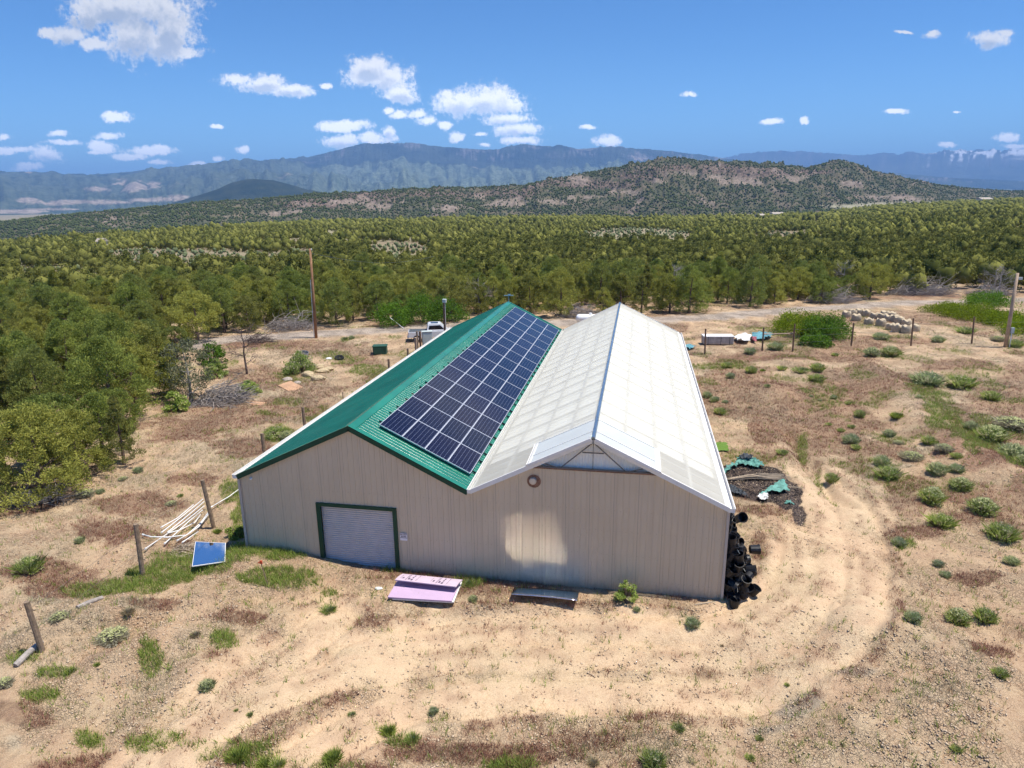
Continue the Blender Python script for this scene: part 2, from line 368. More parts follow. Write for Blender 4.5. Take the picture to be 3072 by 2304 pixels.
def axis(lo_f, hi_f, step, g, lo, hi):
    v = list(np.arange(lo_f, hi_f, step)); s = step
    while v[-1] < hi: s *= g; v.append(v[-1] + s)
    s = step; w = [v[0]]
    while w[-1] > lo: s *= g; w.append(w[-1] - s)
    return np.array(w[:0:-1] + v)
gx = axis(-26, 26, .1, 1.028, -16000, 16000); gy = axis(-12.5, 14, .1, 1.028, -3000, 22000)
GX, GY = np.meshgrid(gx, gy); xx, yy = GX.ravel(), GY.ravel()
zz = np.zeros(xx.size); nearsel = (np.hypot(xx - CAM[0], yy - CAM[1]) < 160)
zz[nearsel] = tz(xx[nearsel], yy[nearsel]); zz[~nearsel] = tz(xx[~nearsel], yy[~nearsel], False)
mk = {k: np.zeros(xx.size) for k in ('green', 'red', 'pale', 'gravel', 'clay', 'black', 'straw', 'track', 'road', 'far')}
ms = masks(xx[nearsel | (np.hypot(xx, yy) < 400)], yy[nearsel | (np.hypot(xx, yy) < 400)])
for k in mk: mk[k][nearsel | (np.hypot(xx, yy) < 400)] = ms[k]
mk['far'][np.hypot(xx, yy) >= 400] = 1
# crumbly relief of the soil, gentler on the drive
cr = (fbm(xx / .25, yy / .25, 3, 91) - .5) * .085 * (1 - .75 * mk['track']) * (1 - .8 * mk['road'])
cr += mk['clay'] * (fbm(xx / .3, yy / .3, 3, 93) - .5) * .12 + mk['gravel'] * (fbm(xx / .3, yy / .3, 3, 94) - .5) * .10
zz = zz + cr * (np.hypot(xx, yy) < 100)
nx, ny = len(gx), len(gy)
I = (np.arange(ny - 1)[:, None] * nx + np.arange(nx - 1)[None, :]).ravel()
F = np.stack([I, I + 1, I + nx + 1, I + nx], 1)
ones = np.ones(xx.size)
A1 = np.stack([mk['green'], mk['red'], mk['pale'], ones], 1); A2 = np.stack([mk['gravel'], mk['clay'], mk['black'], ones], 1)
A3 = np.stack([mk['straw'], np.maximum(mk['track'], 0), mk['road'], ones], 1)
def ground_material():
    m = bpy.data.materials.new('dry_soil'); m.use_nodes = True; T = NT(m.node_tree)
    o = T.n('ShaderNodeTexCoord').outputs['Object']
    def att(nm):
        s = T.n('ShaderNodeSeparateColor', {0: T.n('ShaderNodeAttribute', None, attribute_name=nm).outputs['Color']}); return s.outputs
    a1, a2, a3 = att('cover1'), att('cover2'), att('cover3')
    far = T.n('ShaderNodeAttribute', None, attribute_name='far').outputs['Fac']
    n0 = T.noise(o, .12, 5, .6); n1 = T.noise(o, .9, 5, .65); n2 = T.noise(o, 6.0, 5, .72); n3 = T.noise(o, 26.0, 3, .7)
    vor = T.n('ShaderNodeTexVoronoi', {'Vector': T.v('ADD', o, T.v('MULTIPLY', T.n('ShaderNodeTexNoise', {'Vector': o, 'Scale': 6.0}).outputs['Color'], (.25, .25, .25))), 'Scale': 9.0}, feature='DISTANCE_TO_EDGE').outputs[0]
    vor2 = T.n('ShaderNodeTexVoronoi', {'Vector': o, 'Scale': 21.0}, feature='F1').outputs
    c = T.mix(T.step(n0, .35, .65), (.575, .415, .265), (.57, .445, .295))
    c = T.mix(T.step(n1, .35, .72), c, (.49, .335, .22))
    c = T.mix(T.m('MULTIPLY', a1[2], .55), c, T.mix(T.step(n1, .3, .7), (.55, .43, .28), (.51, .39, .25)))
    c = T.mix(T.m('MULTIPLY', a3[1], .3), c, (.57, .435, .29))
    c = T.mix(T.m('MULTIPLY', a2[0], .8), c, T.mix(n2, (.30, .27, .22), (.42, .36, .28)))
    c = T.mix(T.m('MULTIPLY', a2[1], .75), c, T.mix(T.step(n2, .35, .65), (.24, .125, .085), (.38, .225, .15)))
    c = T.mix(T.m('MULTIPLY', a3[0], .7), c, (.50, .42, .30))
    c = T.mix(T.m('MULTIPLY', a1[1], T.m('ADD', .38, T.m('MULTIPLY', T.step(n2, .35, .65), .4))), c, (.21, .125, .085))
    c = T.mix(T.m('MULTIPLY', a1[0], T.m('ADD', .35, T.m('MULTIPLY', T.step(n2, .35, .65), .4))), c, (.135, .15, .05))
    c = T.mix(T.m('MULTIPLY', a3[2], .85), c, T.mix(n2, (.36, .31, .27), (.46, .41, .36)))
    c = T.mix(T.m('MULTIPLY', a2[2], T.m('ADD', .75, T.m('MULTIPLY', T.step(n3, .45, .6), .25))), c, T.mix(T.step(n3, .4, .7), (.022, .02, .026), (.07, .06, .07)))
    speck = T.step(n2, .30, .52); speck3 = T.step(n3, .25, .6)
    crumb_shade = T.mix(T.m('MULTIPLY', T.m('MULTIPLY', T.m('SUBTRACT', 1.0, speck), T.m('ADD', .35, T.m('MULTIPLY', T.step(T.noise(o, .35, 3, .6), .42, .58), .65))), T.m('SUBTRACT', .95, T.m('MULTIPLY', a3[1], .42))), (1, 1, 1), (.60, .50, .43))  # small shadows between soil crumbs, painted into the colour
    c = T.mix(1.0, c, crumb_shade, 'MULTIPLY')
    c = T.mix(1.0, c, T.mix(speck3, (.78, .74, .70), (1.08, 1.06, 1.03)), 'MULTIPLY')
    pebb = T.m('MULTIPLY', T.step(vor2[0], .22, .10), .55)
    c = T.mix(T.m('MULTIPLY', pebb, T.step(n1, .4, .6)), c, (.62, .52, .40))
    # under the far wood: pale sage and earth
    fn = T.noise(o, .02, 5, .65)
    c = T.mix(far, c, T.mix(T.step(fn, .42, .6), (.24, .19, .12), (.27, .24, .145)))
    h = T.m('ADD', T.m('MULTIPLY', T.step(vor, .0, .09), T.m('MULTIPLY', T.step(T.noise(o, .5, 3, .6), .4, .6), .7)), T.m('ADD', T.m('MULTIPLY', n2, 1.6), T.m('MULTIPLY', n3, .5)))
    bs = T.m('MULTIPLY', T.m('SUBTRACT', 1.0, far), T.m('SUBTRACT', .95, T.m('MULTIPLY', a3[1], .55)))
    bp = T.n('ShaderNodeBump', {'Strength': bs, 'Distance': .09, 'Height': h}).outputs[0]
    p = T.n('ShaderNodeBsdfPrincipled', {'Base Color': c, 'Roughness': .95, 'Specular IOR Level': .1, 'Normal': bp})
    T.n('ShaderNodeOutputMaterial', {0: p.outputs[0]}); return m
me = npmesh('ground', np.stack([xx, yy, zz], 1), F, ground_material(), True,
            {'cover1': ('POINT', 'FLOAT_COLOR', A1), 'cover2': ('POINT', 'FLOAT_COLOR', A2), 'cover3': ('POINT', 'FLOAT_COLOR', A3), 'far': ('POINT', 'FLOAT', mk['far'])})
tag(link('ground', me), kind='structure')

# ------------------------------------------------------------------ the barn: green metal roof half and greenhouse half
W1, W2, W3, W4, H, RH, LB = 5.12, 4.77, 4.86, 4.98, 3.86, 2.41, 33.6
XL, XR = -(W1 + W2), W3 + W4
M('siding', (.43, .365, .31), .5, var=.05, vs=.8, spec=.4)
M('siding_edge', (.47, .41, .36), .5, var=.04, spec=.4)
M('green_metal', (.014, .175, .11), .25, var=.15, vs=.45, spec=1.0)
M('green_dark', (.004, .05, .028), .45, var=.1)
M('white_trim', (.76, .74, .70), .45, var=.05)
M('shutter', (.50, .50, .53), .4, metal=.3, var=.05)
M('black_metal', (.012, .012, .014), .4)
M('galv', (.42, .43, .44), .38, metal=.7, var=.12, vs=5)
M('steel_grey', (.44, .44, .43), .5, metal=.3)
M('alu', (.78, .78, .79), .35, metal=.5, var=.03)
M('concrete', (.35, .32, .28), .9, var=.2, bump=.3)
M('liner', (.90, .90, .86), .8, var=.03, vs=1)
M('floor_dark', (.30, .31, .30), .9)
M('rust', (.22, .12, .08), .8, var=.3, vs=9)
M('lamp_cap', (.55, .50, .43), .45, metal=.3)
M('white_plastic', (.80, .80, .78), .4, var=.03)


barn = empty('metal_barn', (0, 0, 0), label='long beige metal barn with one green roofed gable and one white greenhouse gable', cat='barn')
def rz_(x):                                # roof height over x
    if x < -W2: return H + RH * (x - XL) / W1
    if x < 0: return H + RH * (-x) / W2
    if x < W3: return H + RH * x / W3
    return H + RH * (XR - x) / W4
def ribs(a, b, pitch=.229, w=.022, h=.018):
    """profile of ribbed sheet: list of (position, offset)"""
    out = [(a, 0)]; p = a + pitch / 2
    while p + .03 < b:
        out += [(p - w, 0), (p - w * .45, h), (p + w * .45, h), (p + w, 0)]; p += pitch
    out.append((b, 0)); return out
DX0, DX1, DH, GZ = -6.52, -3.02, 2.85, 5.02
def top_front(x):
    z = rz_(x) - .03
    return min(z, GZ) if 2.0 < x < 7.8 else z
def siding_mat():
    m = bpy.data.materials.new('siding'); m.use_nodes = True; T = NT(m.node_tree); MATS['siding'] = m
    o = T.n('ShaderNodeTexCoord').outputs['Object']; s = T.n('ShaderNodeSeparateXYZ', {0: o}).outputs
    st = T.noise(T.v('MULTIPLY', o, (3.2, 3.2, .12)), 1.0, 4, .65); bl = T.noise(o, .5, 4, .6); fn = T.noise(T.v('MULTIPLY', o, (1, 1, .5)), 9, 4, .7)
    c = T.mix(T.step(bl, .3, .7), (.57, .465, .335), (.60, .495, .365)); c = T.mix(T.m('MULTIPLY', T.step(st, .5, .72), .25), c, (.45, .36, .265))
    lap = T.step(T.m('ABSOLUTE', T.m('SUBTRACT', T.m('FRACT', T.m('MULTIPLY', T.m('ADD', s[0], 9.89), 1 / .916)), .5)), .475, .49); c = T.mix(T.m('MULTIPLY', lap, .35), c, (.20, .165, .135))
    mud = T.m('MULTIPLY', T.m('SUBTRACT', 1.0, T.step(T.m('ADD', s[2], T.m('MULTIPLY', fn, -.9)), -.5, .05)), .5); c = T.mix(mud, c, (.34, .24, .155))
    p = T.n('ShaderNodeBsdfPrincipled', {'Base Color': c, 'Roughness': .5, 'Specular IOR Level': .4}); T.t.links.new(T.n('ShaderNodeBump', {'Strength': .25, 'Distance': .02, 'Height': T.noise(o, 2.2, 3, .5)}).outputs[0], p.inputs['Normal'])
    T.n('ShaderNodeOutputMaterial', {0: p.outputs[0]})
siding_mat()
prof = ribs(XL, XR)
extra = [(-W2, 0), (0.0, 0), (DX0, 0), (DX1, 0), (2.36, 0), (7.36, 0)]
prof = sorted([p for p in prof if all(abs(p[0] - e[0]) > .03 for e in extra)] + extra)
mb = MB()
for (x0, o0), (x1, o1) in zip(prof[:-1], prof[1:]):
    xm = (x0 + x1) / 2; zb = DH if DX0 < xm < DX1 else -.5
    mb.add([(x0, -o0, zb), (x1, -o1, zb), (x1, -o1, top_front(x1)), (x0, -o0, top_front(x0))], [(0, 1, 2, 3)])
fw = mb.build('front_wall', 'siding', barn)
mb = MB()                                   # row screws
for z in (.5, 1.55, 2.55, 3.4):
    x = XL + .03
    while x < XR:
        if not (DX0 - .2 < x < DX1 + .2 and z < DH + .2): mb.box((x, -.006, z + .01 * sin(x * 9)), (.014, .008, .014))
        x += .229
tag(mb.build('screws', 'rust', fw), kind='stuff')
for nm, X, sgn in (('left_wall', XL, -1), ('right_wall', XR, 1)):
    mb = MB(); pr = ribs(0, LB)
    for (a, oa), (b, ob) in zip(pr[:-1], pr[1:]):
        mb.add([(X + sgn * oa, a, -.6), (X + sgn * ob, b, -.6), (X + sgn * ob, b, H - .04), (X + sgn * oa, a, H - .04)], [(0, 1, 2, 3)])
    mb.build('side_wall', 'siding', barn)
mb = MB()
xs = [XL, -W2, 0, W3, XR]
for a, b in zip(xs[:-1], xs[1:]): mb.add([(a, LB, -.6), (b, LB, -.6), (b, LB, rz_(b) - .04), (a, LB, rz_(a) - .04)], [(0, 1, 2, 3)])
mb.build('back_wall', 'siding', barn)
for X in (XL - .02, XR + .02):
    MB().box((X, -.025, H / 2 - .3), (.10, .10, H + .5)).build('corner_trim', 'siding_edge', barn)
MB().box((0, -.02, -.22), (XR - XL - .2, .03, .3)).build('footing', 'concrete', barn)
# roll-up door
dr = MB(); z = -.08; k = 0
pts = []
while z < DH - .1:
    pts += [(z, 0), (z + .045, .02), (z + .075, .02), (z + .09, 0)]; z += .095
for (z0, o0), (z1, o1) in zip(pts[:-1], pts[1:]):
    dr.add([(DX0 + .17, .10 - o0, z0), (DX1 - .17, .10 - o0, z0), (DX1 - .17, .10 - o1, z1), (DX0 + .17, .10 - o1, z1)], [(0, 1, 2, 3)])
door = dr.build('roll_up_door', 'shutter', barn)
fr = MB(); fr.box((DX0 + .085, -.012, DH / 2 - .15), (.17, .10, DH + .3)); fr.box((DX1 - .085, -.012, DH / 2 - .15), (.17, .10, DH + .3)); fr.box(((DX0 + DX1) / 2, -.012, DH - .07), (DX1 - DX0 - .345, .098, .15))
fr.build('door_frame', 'green_dark', door)
MB().box(((DX0 + DX1) / 2, .045, .0), (DX1 - DX0 - .36, .05, .09)).build('bottom_bar', 'galv', door)
MB().box(((DX0 + DX1) / 2, -.2, -.14), (DX1 - DX0 + .1, .5, .18)).build('door_sill', 'concrete', door)
# green roof
def slope_sheet(x0, z0, x1, z1, y0, y1, off=.02, **kw):
    d = Vector((x1 - x0, 0, z1 - z0)).normalized(); nrm = Vector((-d.z, 0, d.x))
    if nrm.z < 0: nrm = -nrm
    mb = MB(); pr = ribs(y0, y1, **kw)
    for (a, oa), (b, ob) in zip(pr[:-1], pr[1:]):
        A = nrm * (off + oa); B = nrm * (off + ob)
        mb.add([(x0 + A.x, a, z0 + A.z), (x1 + A.x, a, z1 + A.z), (x1 + B.x, b, z1 + B.z), (x0 + B.x, b, z0 + B.z)], [(0, 1, 2, 3)])
    return mb
RY0 = -.10
rf = slope_sheet(XL - .02, H - .01, -W2, H + RH, RY0, LB + .15, h=.022); b2 = slope_sheet(-W2, H + RH, 0, H, RY0, LB + .15, h=.022)
rf.add(b2.v, b2.f); roof = rf.build('roof', 'green_metal', barn)
def cap(x, z, dxl, dxr, sl, sr, t=.05):
    m = MB(); L = [(x - dxl, z - sl * dxl), (x, z), (x + dxr, z - sr * dxr)]
    for (a, za), (b, zb) in zip(L[:-1], L[1:]):
        m.add([(a, RY0 - .03, za + t), (b, RY0 - .03, zb + t), (b, LB + .17, zb + t), (a, LB + .17, za + t), (a, RY0 - .03, za + t - .02), (b, RY0 - .03, zb + t - .02), (b, LB + .17, zb + t - .02), (a, LB + .17, za + t - .02)],
              [(0, 1, 2, 3), (4, 7, 6, 5), (0, 4, 5, 1), (3, 2, 6, 7), (0, 3, 7, 4), (1, 5, 6, 2)])
    return m
cap(-W2, H + RH, .26, .26, RH / W1, RH / W2, .055).build('ridge_cap', 'green_metal', roof)
for yy0 in (RY0 - .035, LB + .16):          # rake trim
    for (x0, z0, x1, z1) in ((XL - .02, H, -W2, H + RH), (-W2, H + RH, 0, H)):
        d = Vector((x1 - x0, 0, z1 - z0)); q = Matrix.Rotation(-math.atan2(d.z, d.x), 3, 'Y')
        MB().box(((x0 + x1) / 2, yy0, (z0 + z1) / 2 - .055), (d.length + .02, .05, .21), q).build('rake_trim', 'green_dark' if yy0 < 1 else 'green_metal', roof)
        MB().box(((x0 + x1) / 2, yy0 + (.045 if yy0 < 1 else -.045), (z0 + z1) / 2 + .052), (d.length + .02, .14, .02), q).build('rake_cap', 'green_metal', roof)
def gutter(x, z, w, y0, y1, mat='white_trim'):
    m = MB(); P = [(-w / 2, .06), (-w / 2 + .02, -.10), (w / 2 - .02, -.10), (w / 2, .06)]
    P2 = [(a * .86, b + (.012 if b < 0 else 0)) for a, b in P]
    for Q in (P, P2[::-1]):
        for (a, za), (b, zb) in zip(Q[:-1], Q[1:]): m.add([(x + a, y0, z + za), (x + b, y0, z + zb), (x + b, y1, z + zb), (x + a, y1, z + za)], [(0, 1, 2, 3)])
    m.box((x - w / 2 + .008, (y0 + y1) / 2, z + .065), (.03, y1 - y0, .02)); m.box((x + w / 2 - .008, (y0 + y1) / 2, z + .065), (.03, y1 - y0, .02))
    for yy in (y0 + .004, y1 - .004): m.box((x, yy, z - .02), (w * .92, .008, .15))
    return m
gutter(XL - .11, H - .02, .24, RY0 - .06, LB + .18).build('gutter', 'white_trim', roof)
gutter(0.10, H + .03, .22, RY0 - .08, LB + .18).build('valley_gutter', 'white_trim', roof)
# greenhouse half
def polycarb(name, a, tint, tl_=.22):
    m = bpy.data.materials.new(name); m.use_nodes = True; T = NT(m.node_tree); MATS[name] = m
    o = T.n('ShaderNodeTexCoord').outputs['Object']
    y = T.n('ShaderNodeSeparateXYZ', {0: o}).outputs[1]
    ln = T.step(T.m('ABSOLUTE', T.m('SUBTRACT', T.m('FRACT', T.m('MULTIPLY', y, 1 / .61)), .5)), .47, .49)
    n = T.noise(o, .7, 4, .6)
    c = T.mix(T.step(n, .3, .7), [v * .94 for v in tint], tint); c = T.mix(T.m('MULTIPLY', ln, .12), c, (.9, .9, .88))
    df = T.n('ShaderNodeBsdfPrincipled', {'Base Color': c, 'Roughness': .5, 'Specular IOR Level': .2})
    tl = T.n('ShaderNodeBsdfTranslucent', {0: c}); tp = T.n('ShaderNodeBsdfTransparent', {0: (.95, .97, .97, 1)})
    m1 = T.n('ShaderNodeMixShader', {0: tl_, 1: df.outputs[0], 2: tl.outputs[0]}); m2 = T.n('ShaderNodeMixShader', {0: a, 1: m1.outputs[0], 2: tp.outputs[0]})
    T.n('ShaderNodeOutputMaterial', {0: m2.outputs[0]})
polycarb('polycarbonate', .36, (.83, .795, .69)); polycarb('lid_sheet', .22, (.74, .77, .76)); polycarb('panel_white', .04, (.95, .94, .88), .08)
gh = empty('greenhouse_roof', (0, 0, 0)); gh.parent = barn; KIDS.setdefault(barn.name, []).append(gh)
bpy.data.objects.remove(gh)
g1 = slope_sheet(.2, H + .1, W3, H + RH, RY0 - .05, LB + .1, off=.045, pitch=.61, w=.012, h=.008); g2 = slope_sheet(W3, H + RH, XR - .02, H, RY0 - .05, LB + .1, off=.045, pitch=.61, w=.012, h=.008)
g1.add(g2.v, g2.f); gh = g1.build('greenhouse_roof', 'polycarbonate', barn)
pur = MB(); slopes = ((.2, H + .1, W3, H + RH), (XR, H, W3, H + RH))
for (x0, z0, x1, z1) in slopes:
    ax = math.atan2(z1 - z0, x1 - x0)
    for t in (.27, .52, .77):
        pur.box((x0 + (x1 - x0) * t, LB / 2, z0 + (z1 - z0) * t - .04), (.10, LB - .1, .06), Matrix.Rotation(-ax, 3, 'Y'))
pur.build('purlins', 'steel_grey', gh)
tr = MB(); yv = .9
while yv < LB:
    for (x0, z0, x1, z1) in slopes: tr.bar((x0, yv, z0 - .12), (x1, yv, z1 - .12), .07, .08)
    tr.bar((.3, yv, H - .1), (XR - .2, yv, H - .1), .05); yv += 1.83 if yv > 1 else .95
tr.build('rafters', 'steel_grey', gh)
ln_ = MB()
for (x0, z0, x1, z1) in slopes: ln_.add([(x0, 3.0, z0 - .24), (x1, 3.0, z1 - .24), (x1, LB - .2, z1 - .24), (x0, LB - .2, z0 - .24)], [(0, 1, 2, 3)])
ln_.build('inner_liner', 'liner', gh)
MB().box((W3, LB / 2, -.05), (XR - .6, LB - .6, .1)).build('inner_floor', 'floor_dark', barn)
MB().box((.06, LB / 2, H / 2), (.06, LB - .3, H - .1)).build('inner_wall', 'floor_dark', barn)
M('ridge_blue', (.24, .32, .40), .22, metal=.75, var=.15, vs=1)
mb = MB(); mb.tube([(W3, RY0 - .12, H + RH + .075), (W3, LB + .14, H + RH + .075)], .075, 8); mb.build('ridge_cap', 'ridge_blue', gh)
gutter(XR + .11, H - .03, .26, RY0 - .06, LB + .18).build('gutter', 'white_trim', gh)
mb = MB(); mb.box((XR - .06, LB / 2, H + .075), (.14, LB + .3, .03), Matrix.Rotation(math.atan2(RH, W4), 3, 'Y')); mb.build('eave_flashing', 'white_trim', gh)
for (x0, z0, x1, z1) in ((.16, H + .04, W3, H + RH), (W3, H + RH, XR, H)):
    d = Vector((x1 - x0, 0, z1 - z0)); q = Matrix.Rotation(-math.atan2(d.z, d.x), 3, 'Y')
    MB().box(((x0 + x1) / 2, RY0 - .09, (z0 + z1) / 2 + .0), (d.length, .06, .17), q).build('edge_trim', 'white_trim', gh)
    MB().box(((x0 + x1) / 2, LB + .12, (z0 + z1) / 2 + .0), (d.length, .06, .17), q).build('edge_trim', 'white_trim', gh)
# vent lids at the front of the ridge
for sgn, wl in ((-1, 2.45), (1, 2.45)):
    sl = RH / (W3 if sgn < 0 else W4); x0, x1 = W3 + sgn * .08, W3 + sgn * wl; z0, z1 = H + RH + .13 - sl * .08, H + RH + .13 - sl * wl
    Y0, Y1 = -.30, 1.95
    mb = MB(); mb.add([(x0, Y0, z0), (x1, Y0, z1), (x1, Y1, z1), (x0, Y1, z0), (x0, Y0, z0 - .02), (x1, Y0, z1 - .02), (x1, Y1, z1 - .02), (x0, Y1, z0 - .02)], [(0, 1, 2, 3), (7, 6, 5, 4), (0, 4, 5, 1), (3, 2, 6, 7)])
    lid = mb.build('vent_lid', 'lid_sheet', gh)
    q = Matrix.Rotation(-math.atan2(z1 - z0, x1 - x0), 3, 'Y'); fr = MB()
    fr.box(((x0 + x1) / 2, Y0 - .02, (z0 + z1) / 2 - .01), (math.hypot(x1 - x0, z1 - z0), .05, .10), q)
    fr.box(((x0 + x1) / 2, Y1, (z0 + z1) / 2), (math.hypot(x1 - x0, z1 - z0), .03, .045), q)
    fr.box(((x0 + x1) / 2, .55, (z0 + z1) / 2 + .012), (math.hypot(x1 - x0, z1 - z0), .035, .02), q)
    fr.box((x1 - sgn * .06, (Y0 + Y1) / 2, z1 + .03 ), (.2 if sgn > 0 else .09, Y1 - Y0, .03), q); fr.box((x1 + sgn * .03, (Y0 + Y1) / 2, z1 - .03), (.03, Y1 - Y0, .11))
    fr.build('lid_frame', 'white_trim', lid)
# open gable with its truss
gb = MB(); n = 60
pr = ribs(2.3, 7.42, pitch=.11, w=.02, h=.015)
for (a, oa), (b, ob) in zip(pr[:-1], pr[1:]):
    gb.add([(a, .12 - oa, GZ - .25), (b, .12 - ob, GZ - .25), (b, .12 - ob, rz_(b) - .02), (a, .12 - oa, rz_(a) - .02)], [(0, 1, 2, 3)])
gp = gb.build('gable_panel', 'panel_white', gh)
t = MB(); yb = -.05
zr = lambda x: rz_(x) - .13
for a, b, w in (((2.4, GZ + .03), (7.36, GZ + .03), .05), ((2.45, GZ + .05), (W3, zr(W3)), .06), ((7.3, GZ + .05), (W3, zr(W3)), .06), ((W3, GZ), (W3, zr(W3)), .025),
             ((W3, zr(W3)), (W3 - 1.25, GZ), .035), ((W3, zr(W3)), (W3 + 1.25, GZ), .035), ((W3 - 1.25, GZ), (W3 - 1.9, zr(W3 - 1.9)), .035), ((W3 + 1.25, GZ), (W3 + 1.9, zr(W3 + 1.9)), .035), ((W3 - .4, zr(W3) - .42), (W3 + .4, zr(W3) - .42), .035)):
    t.bar((a[0], yb, a[1]), (b[0], yb, b[1]), w, w)
M('truss_grey', (.13, .125, .12), .6); t.build('truss', 'truss_grey', gh)
MB().box(((2.36 + 7.36) / 2, -.03, GZ - .03), (5.2, .03, .05)).build('sill_trim', 'rust', gh)
# exhaust cap and camera on the front wall
mb = MB(); ry = Matrix.Rotation(pi / 2, 3, 'X'); mb.lathe([(.0, 0), (.14, 0), (.14, .10), (.12, .12), (.0, .13)], 20, (2.59, -.015, 4.45), ry)
v = mb.build('exhaust_cap', 'lamp_cap', fw)
mb = MB(); mb.lathe([(.0, 0), (.27, .001), (.27, .004), (0, .0045)], 24, (2.62, -.019, 4.42), ry); mb.build('soot_stain', 'rust', v)
cm = MB(); cm.lathe([(.0, 0), (.06, 0), (.06, .03), (.05, .06), (.03, .085), (0, .09)], 12, (-9.33, -.03, 3.74), ry)
tag(cm.build('security_camera', 'white_plastic'), 'small white dome camera under the left eave corner of the barn', 'camera')
# sign
M('sign_white', (.78, .74, .76), .5, var=.03); M('ink', (.05, .03, .035), .7)
sg = empty('warning_sign', (-2.775, -.03, 1.6), label='white plate reading DO NOT ENTER on the beige wall beside the garage door', cat='sign')
MB().box((0, 0, 0), (.31, .012, .34)).build('plate', 'sign_white', sg)
def text(body, size, loc, parent, mat, rot=(pi / 2, 0, 0), ext=.002):
    cu = bpy.data.curves.new('lettering', 'FONT'); cu.body = body; cu.size = size; cu.align_x = 'CENTER'; cu.align_y = 'CENTER'; cu.extrude = ext; cu.offset = .0016
    o = bpy.data.objects.new('lettering', cu); C.objects.link(o); dg = bpy.context.evaluated_depsgraph_get()
    me = bpy.data.meshes.new_from_object(o.evaluated_get(dg)); bpy.data.objects.remove(o)
    me.materials.clear(); me.materials.append(MATS[mat]); l = link('lettering', me, parent, loc, rot); return l
text('DO NOT', .072, (0, -.009, .095), sg, 'ink'); text('ENTER', .072, (0, -.009, .015), sg, 'ink')
MB().box((0, -.0075, .155), (.29, .002, .014)).build('border', 'ink', sg); MB().box((0, -.0075, -.045), (.29, .002, .02)).build('border', 'ink', sg)

# ------------------------------------------------------------------ solar array
def panel_mat():
    m = bpy.data.materials.new('solar_cells'); m.use_nodes = True; T = NT(m.node_tree); MATS['solar_cells'] = m
    o = T.n('ShaderNodeSeparateXYZ', {0: T.n('ShaderNodeTexCoord').outputs['Object']}).outputs
    rv = T.n('ShaderNodeObjectInfo').outputs['Random']
    def lines(c, p, w): return T.m('GREATER_THAN', T.m('ABSOLUTE', T.m('SUBTRACT', T.m('FRACT', T.m('MULTIPLY', c, 1 / p)), .5)), .5 - w / p / 2)
    a = lines(o[0], 1.0 / 6, .010); b = lines(o[1], 2.0 / 24, .006)
    c = T.mix(rv, (.003, .004, .018), (.008, .005, .020)); c = T.mix(T.m('MULTIPLY', b, .55), c, (.05, .06, .12)); c = T.mix(T.m('MULTIPLY', a, .6), c, (.22, .25, .36))
    p = T.n('ShaderNodeBsdfPrincipled', {'Base Color': c, 'Roughness': .14, 'Specular IOR Level': .3, 'Coat Weight': .0})
    T.n('ShaderNodeOutputMaterial', {0: p.outputs[0]})
panel_mat()
arr = empty('solar_array', (-W2, 0, H + RH), label='dark blue solar array of white framed panels on the lit green roof slope', cat='solar panels')
ang = math.atan2(RH, W2)
pl = empty('tmp', (0, 0, 0)); bpy.data.objects.remove(pl)
base = Matrix.Rotation(ang, 4, 'Y')            # local x down the slope
PWD, PLN = 1.06, 2.1
pm = MB().box((PWD / 2 - .01, PLN / 2 - .01, 0), (PWD - .055, PLN - .055, .02)).mesh('panel', 'solar_cells')
fm = MB()
for c_, d_ in (((PWD / 2 - .01, .006, 0), (PWD - .02, .024, .042)), ((PWD / 2 - .01, PLN - .026, 0), (PWD - .02, .024, .042)), ((.004, PLN / 2 - .01, 0), (.022, PLN - .056, .042)), ((PWD - .024, PLN / 2 - .01, 0), (.022, PLN - .056, .042))): fm.box(c_, d_)
fm = fm.mesh('frame', 'alu')
for j in range(15):
    for i in range(4):
        mtx = base @ Matrix.Translation((.86 + i * PWD, 1.01 + j * PLN, .14 + .02))
        p = link('panel', pm, arr); p.matrix_local = mtx
        f = link('frame', fm, p)
    for k in (.45, 1.65):
        r = MB().box((.86 + 2 * PWD, 1.01 + j * PLN + k, .085), (4 * PWD + .34, .05, .05)); 
        r.box((.86 + 4 * PWD + .1, 1.01 + j * PLN + k, .05), (.05, .16, .03))
        o = r.build('rail', 'black_metal', arr); o.matrix_local = base
# ------------------------------------------------------------------ vegetation builders
foliage('pinyon_leaf', (.075, .10, .02), (.50, .49, .115), .36, .4, (.33, .33, .095))
foliage('juniper_leaf', (.08, .12, .025), (.42, .47, .11), .38, .3, (.2, .22, .075))
foliage('sage_tree_leaf', (.10, .11, .055), (.27, .28, .15), .3, .2)
foliage('bright_leaf', (.05, .11, .012), (.21, .36, .05), .35, .2)
foliage('yellow_leaf', (.09, .14, .01), (.34, .42, .035), .35, .15)
foliage('far_leaf', (.032, .052, .014), (.33, .32, .082), .25, 0); foliage('sage_leaf', (.10, .13, .06), (.22, .25, .13), .2, 0)
foliage('ridge_leaf', (.03, .045, .018), (.15, .175, .06), .2, 0)
foliage('grass_green', (.14, .20, .035), (.44, .52, .13), .35, 0)
foliage('grass_red', (.20, .085, .06), (.48, .27, .19), .3, 0)
foliage('grass_straw', (.30, .24, .14), (.62, .54, .38), .3, 0)
foliage('brush_green', (.22, .30, .07), (.48, .56, .18), .4, .3, None, (.62, .56, .36))
foliage('brush_teal', (.26, .33, .14), (.48, .55, .30), .4, .2, None, (.64, .58, .42))
foliage('brush_pale', (.26, .24, .16), (.55, .52, .40), .3, .15)
foliage('bloom', (.42, .44, .20), (.68, .68, .38), .3, .1)
foliage('soil_clod', (.34, .25, .17), (.60, .47, .33), 0, 0)
foliage('dark_stone', (.012, .012, .015), (.06, .055, .06), 0, 0)
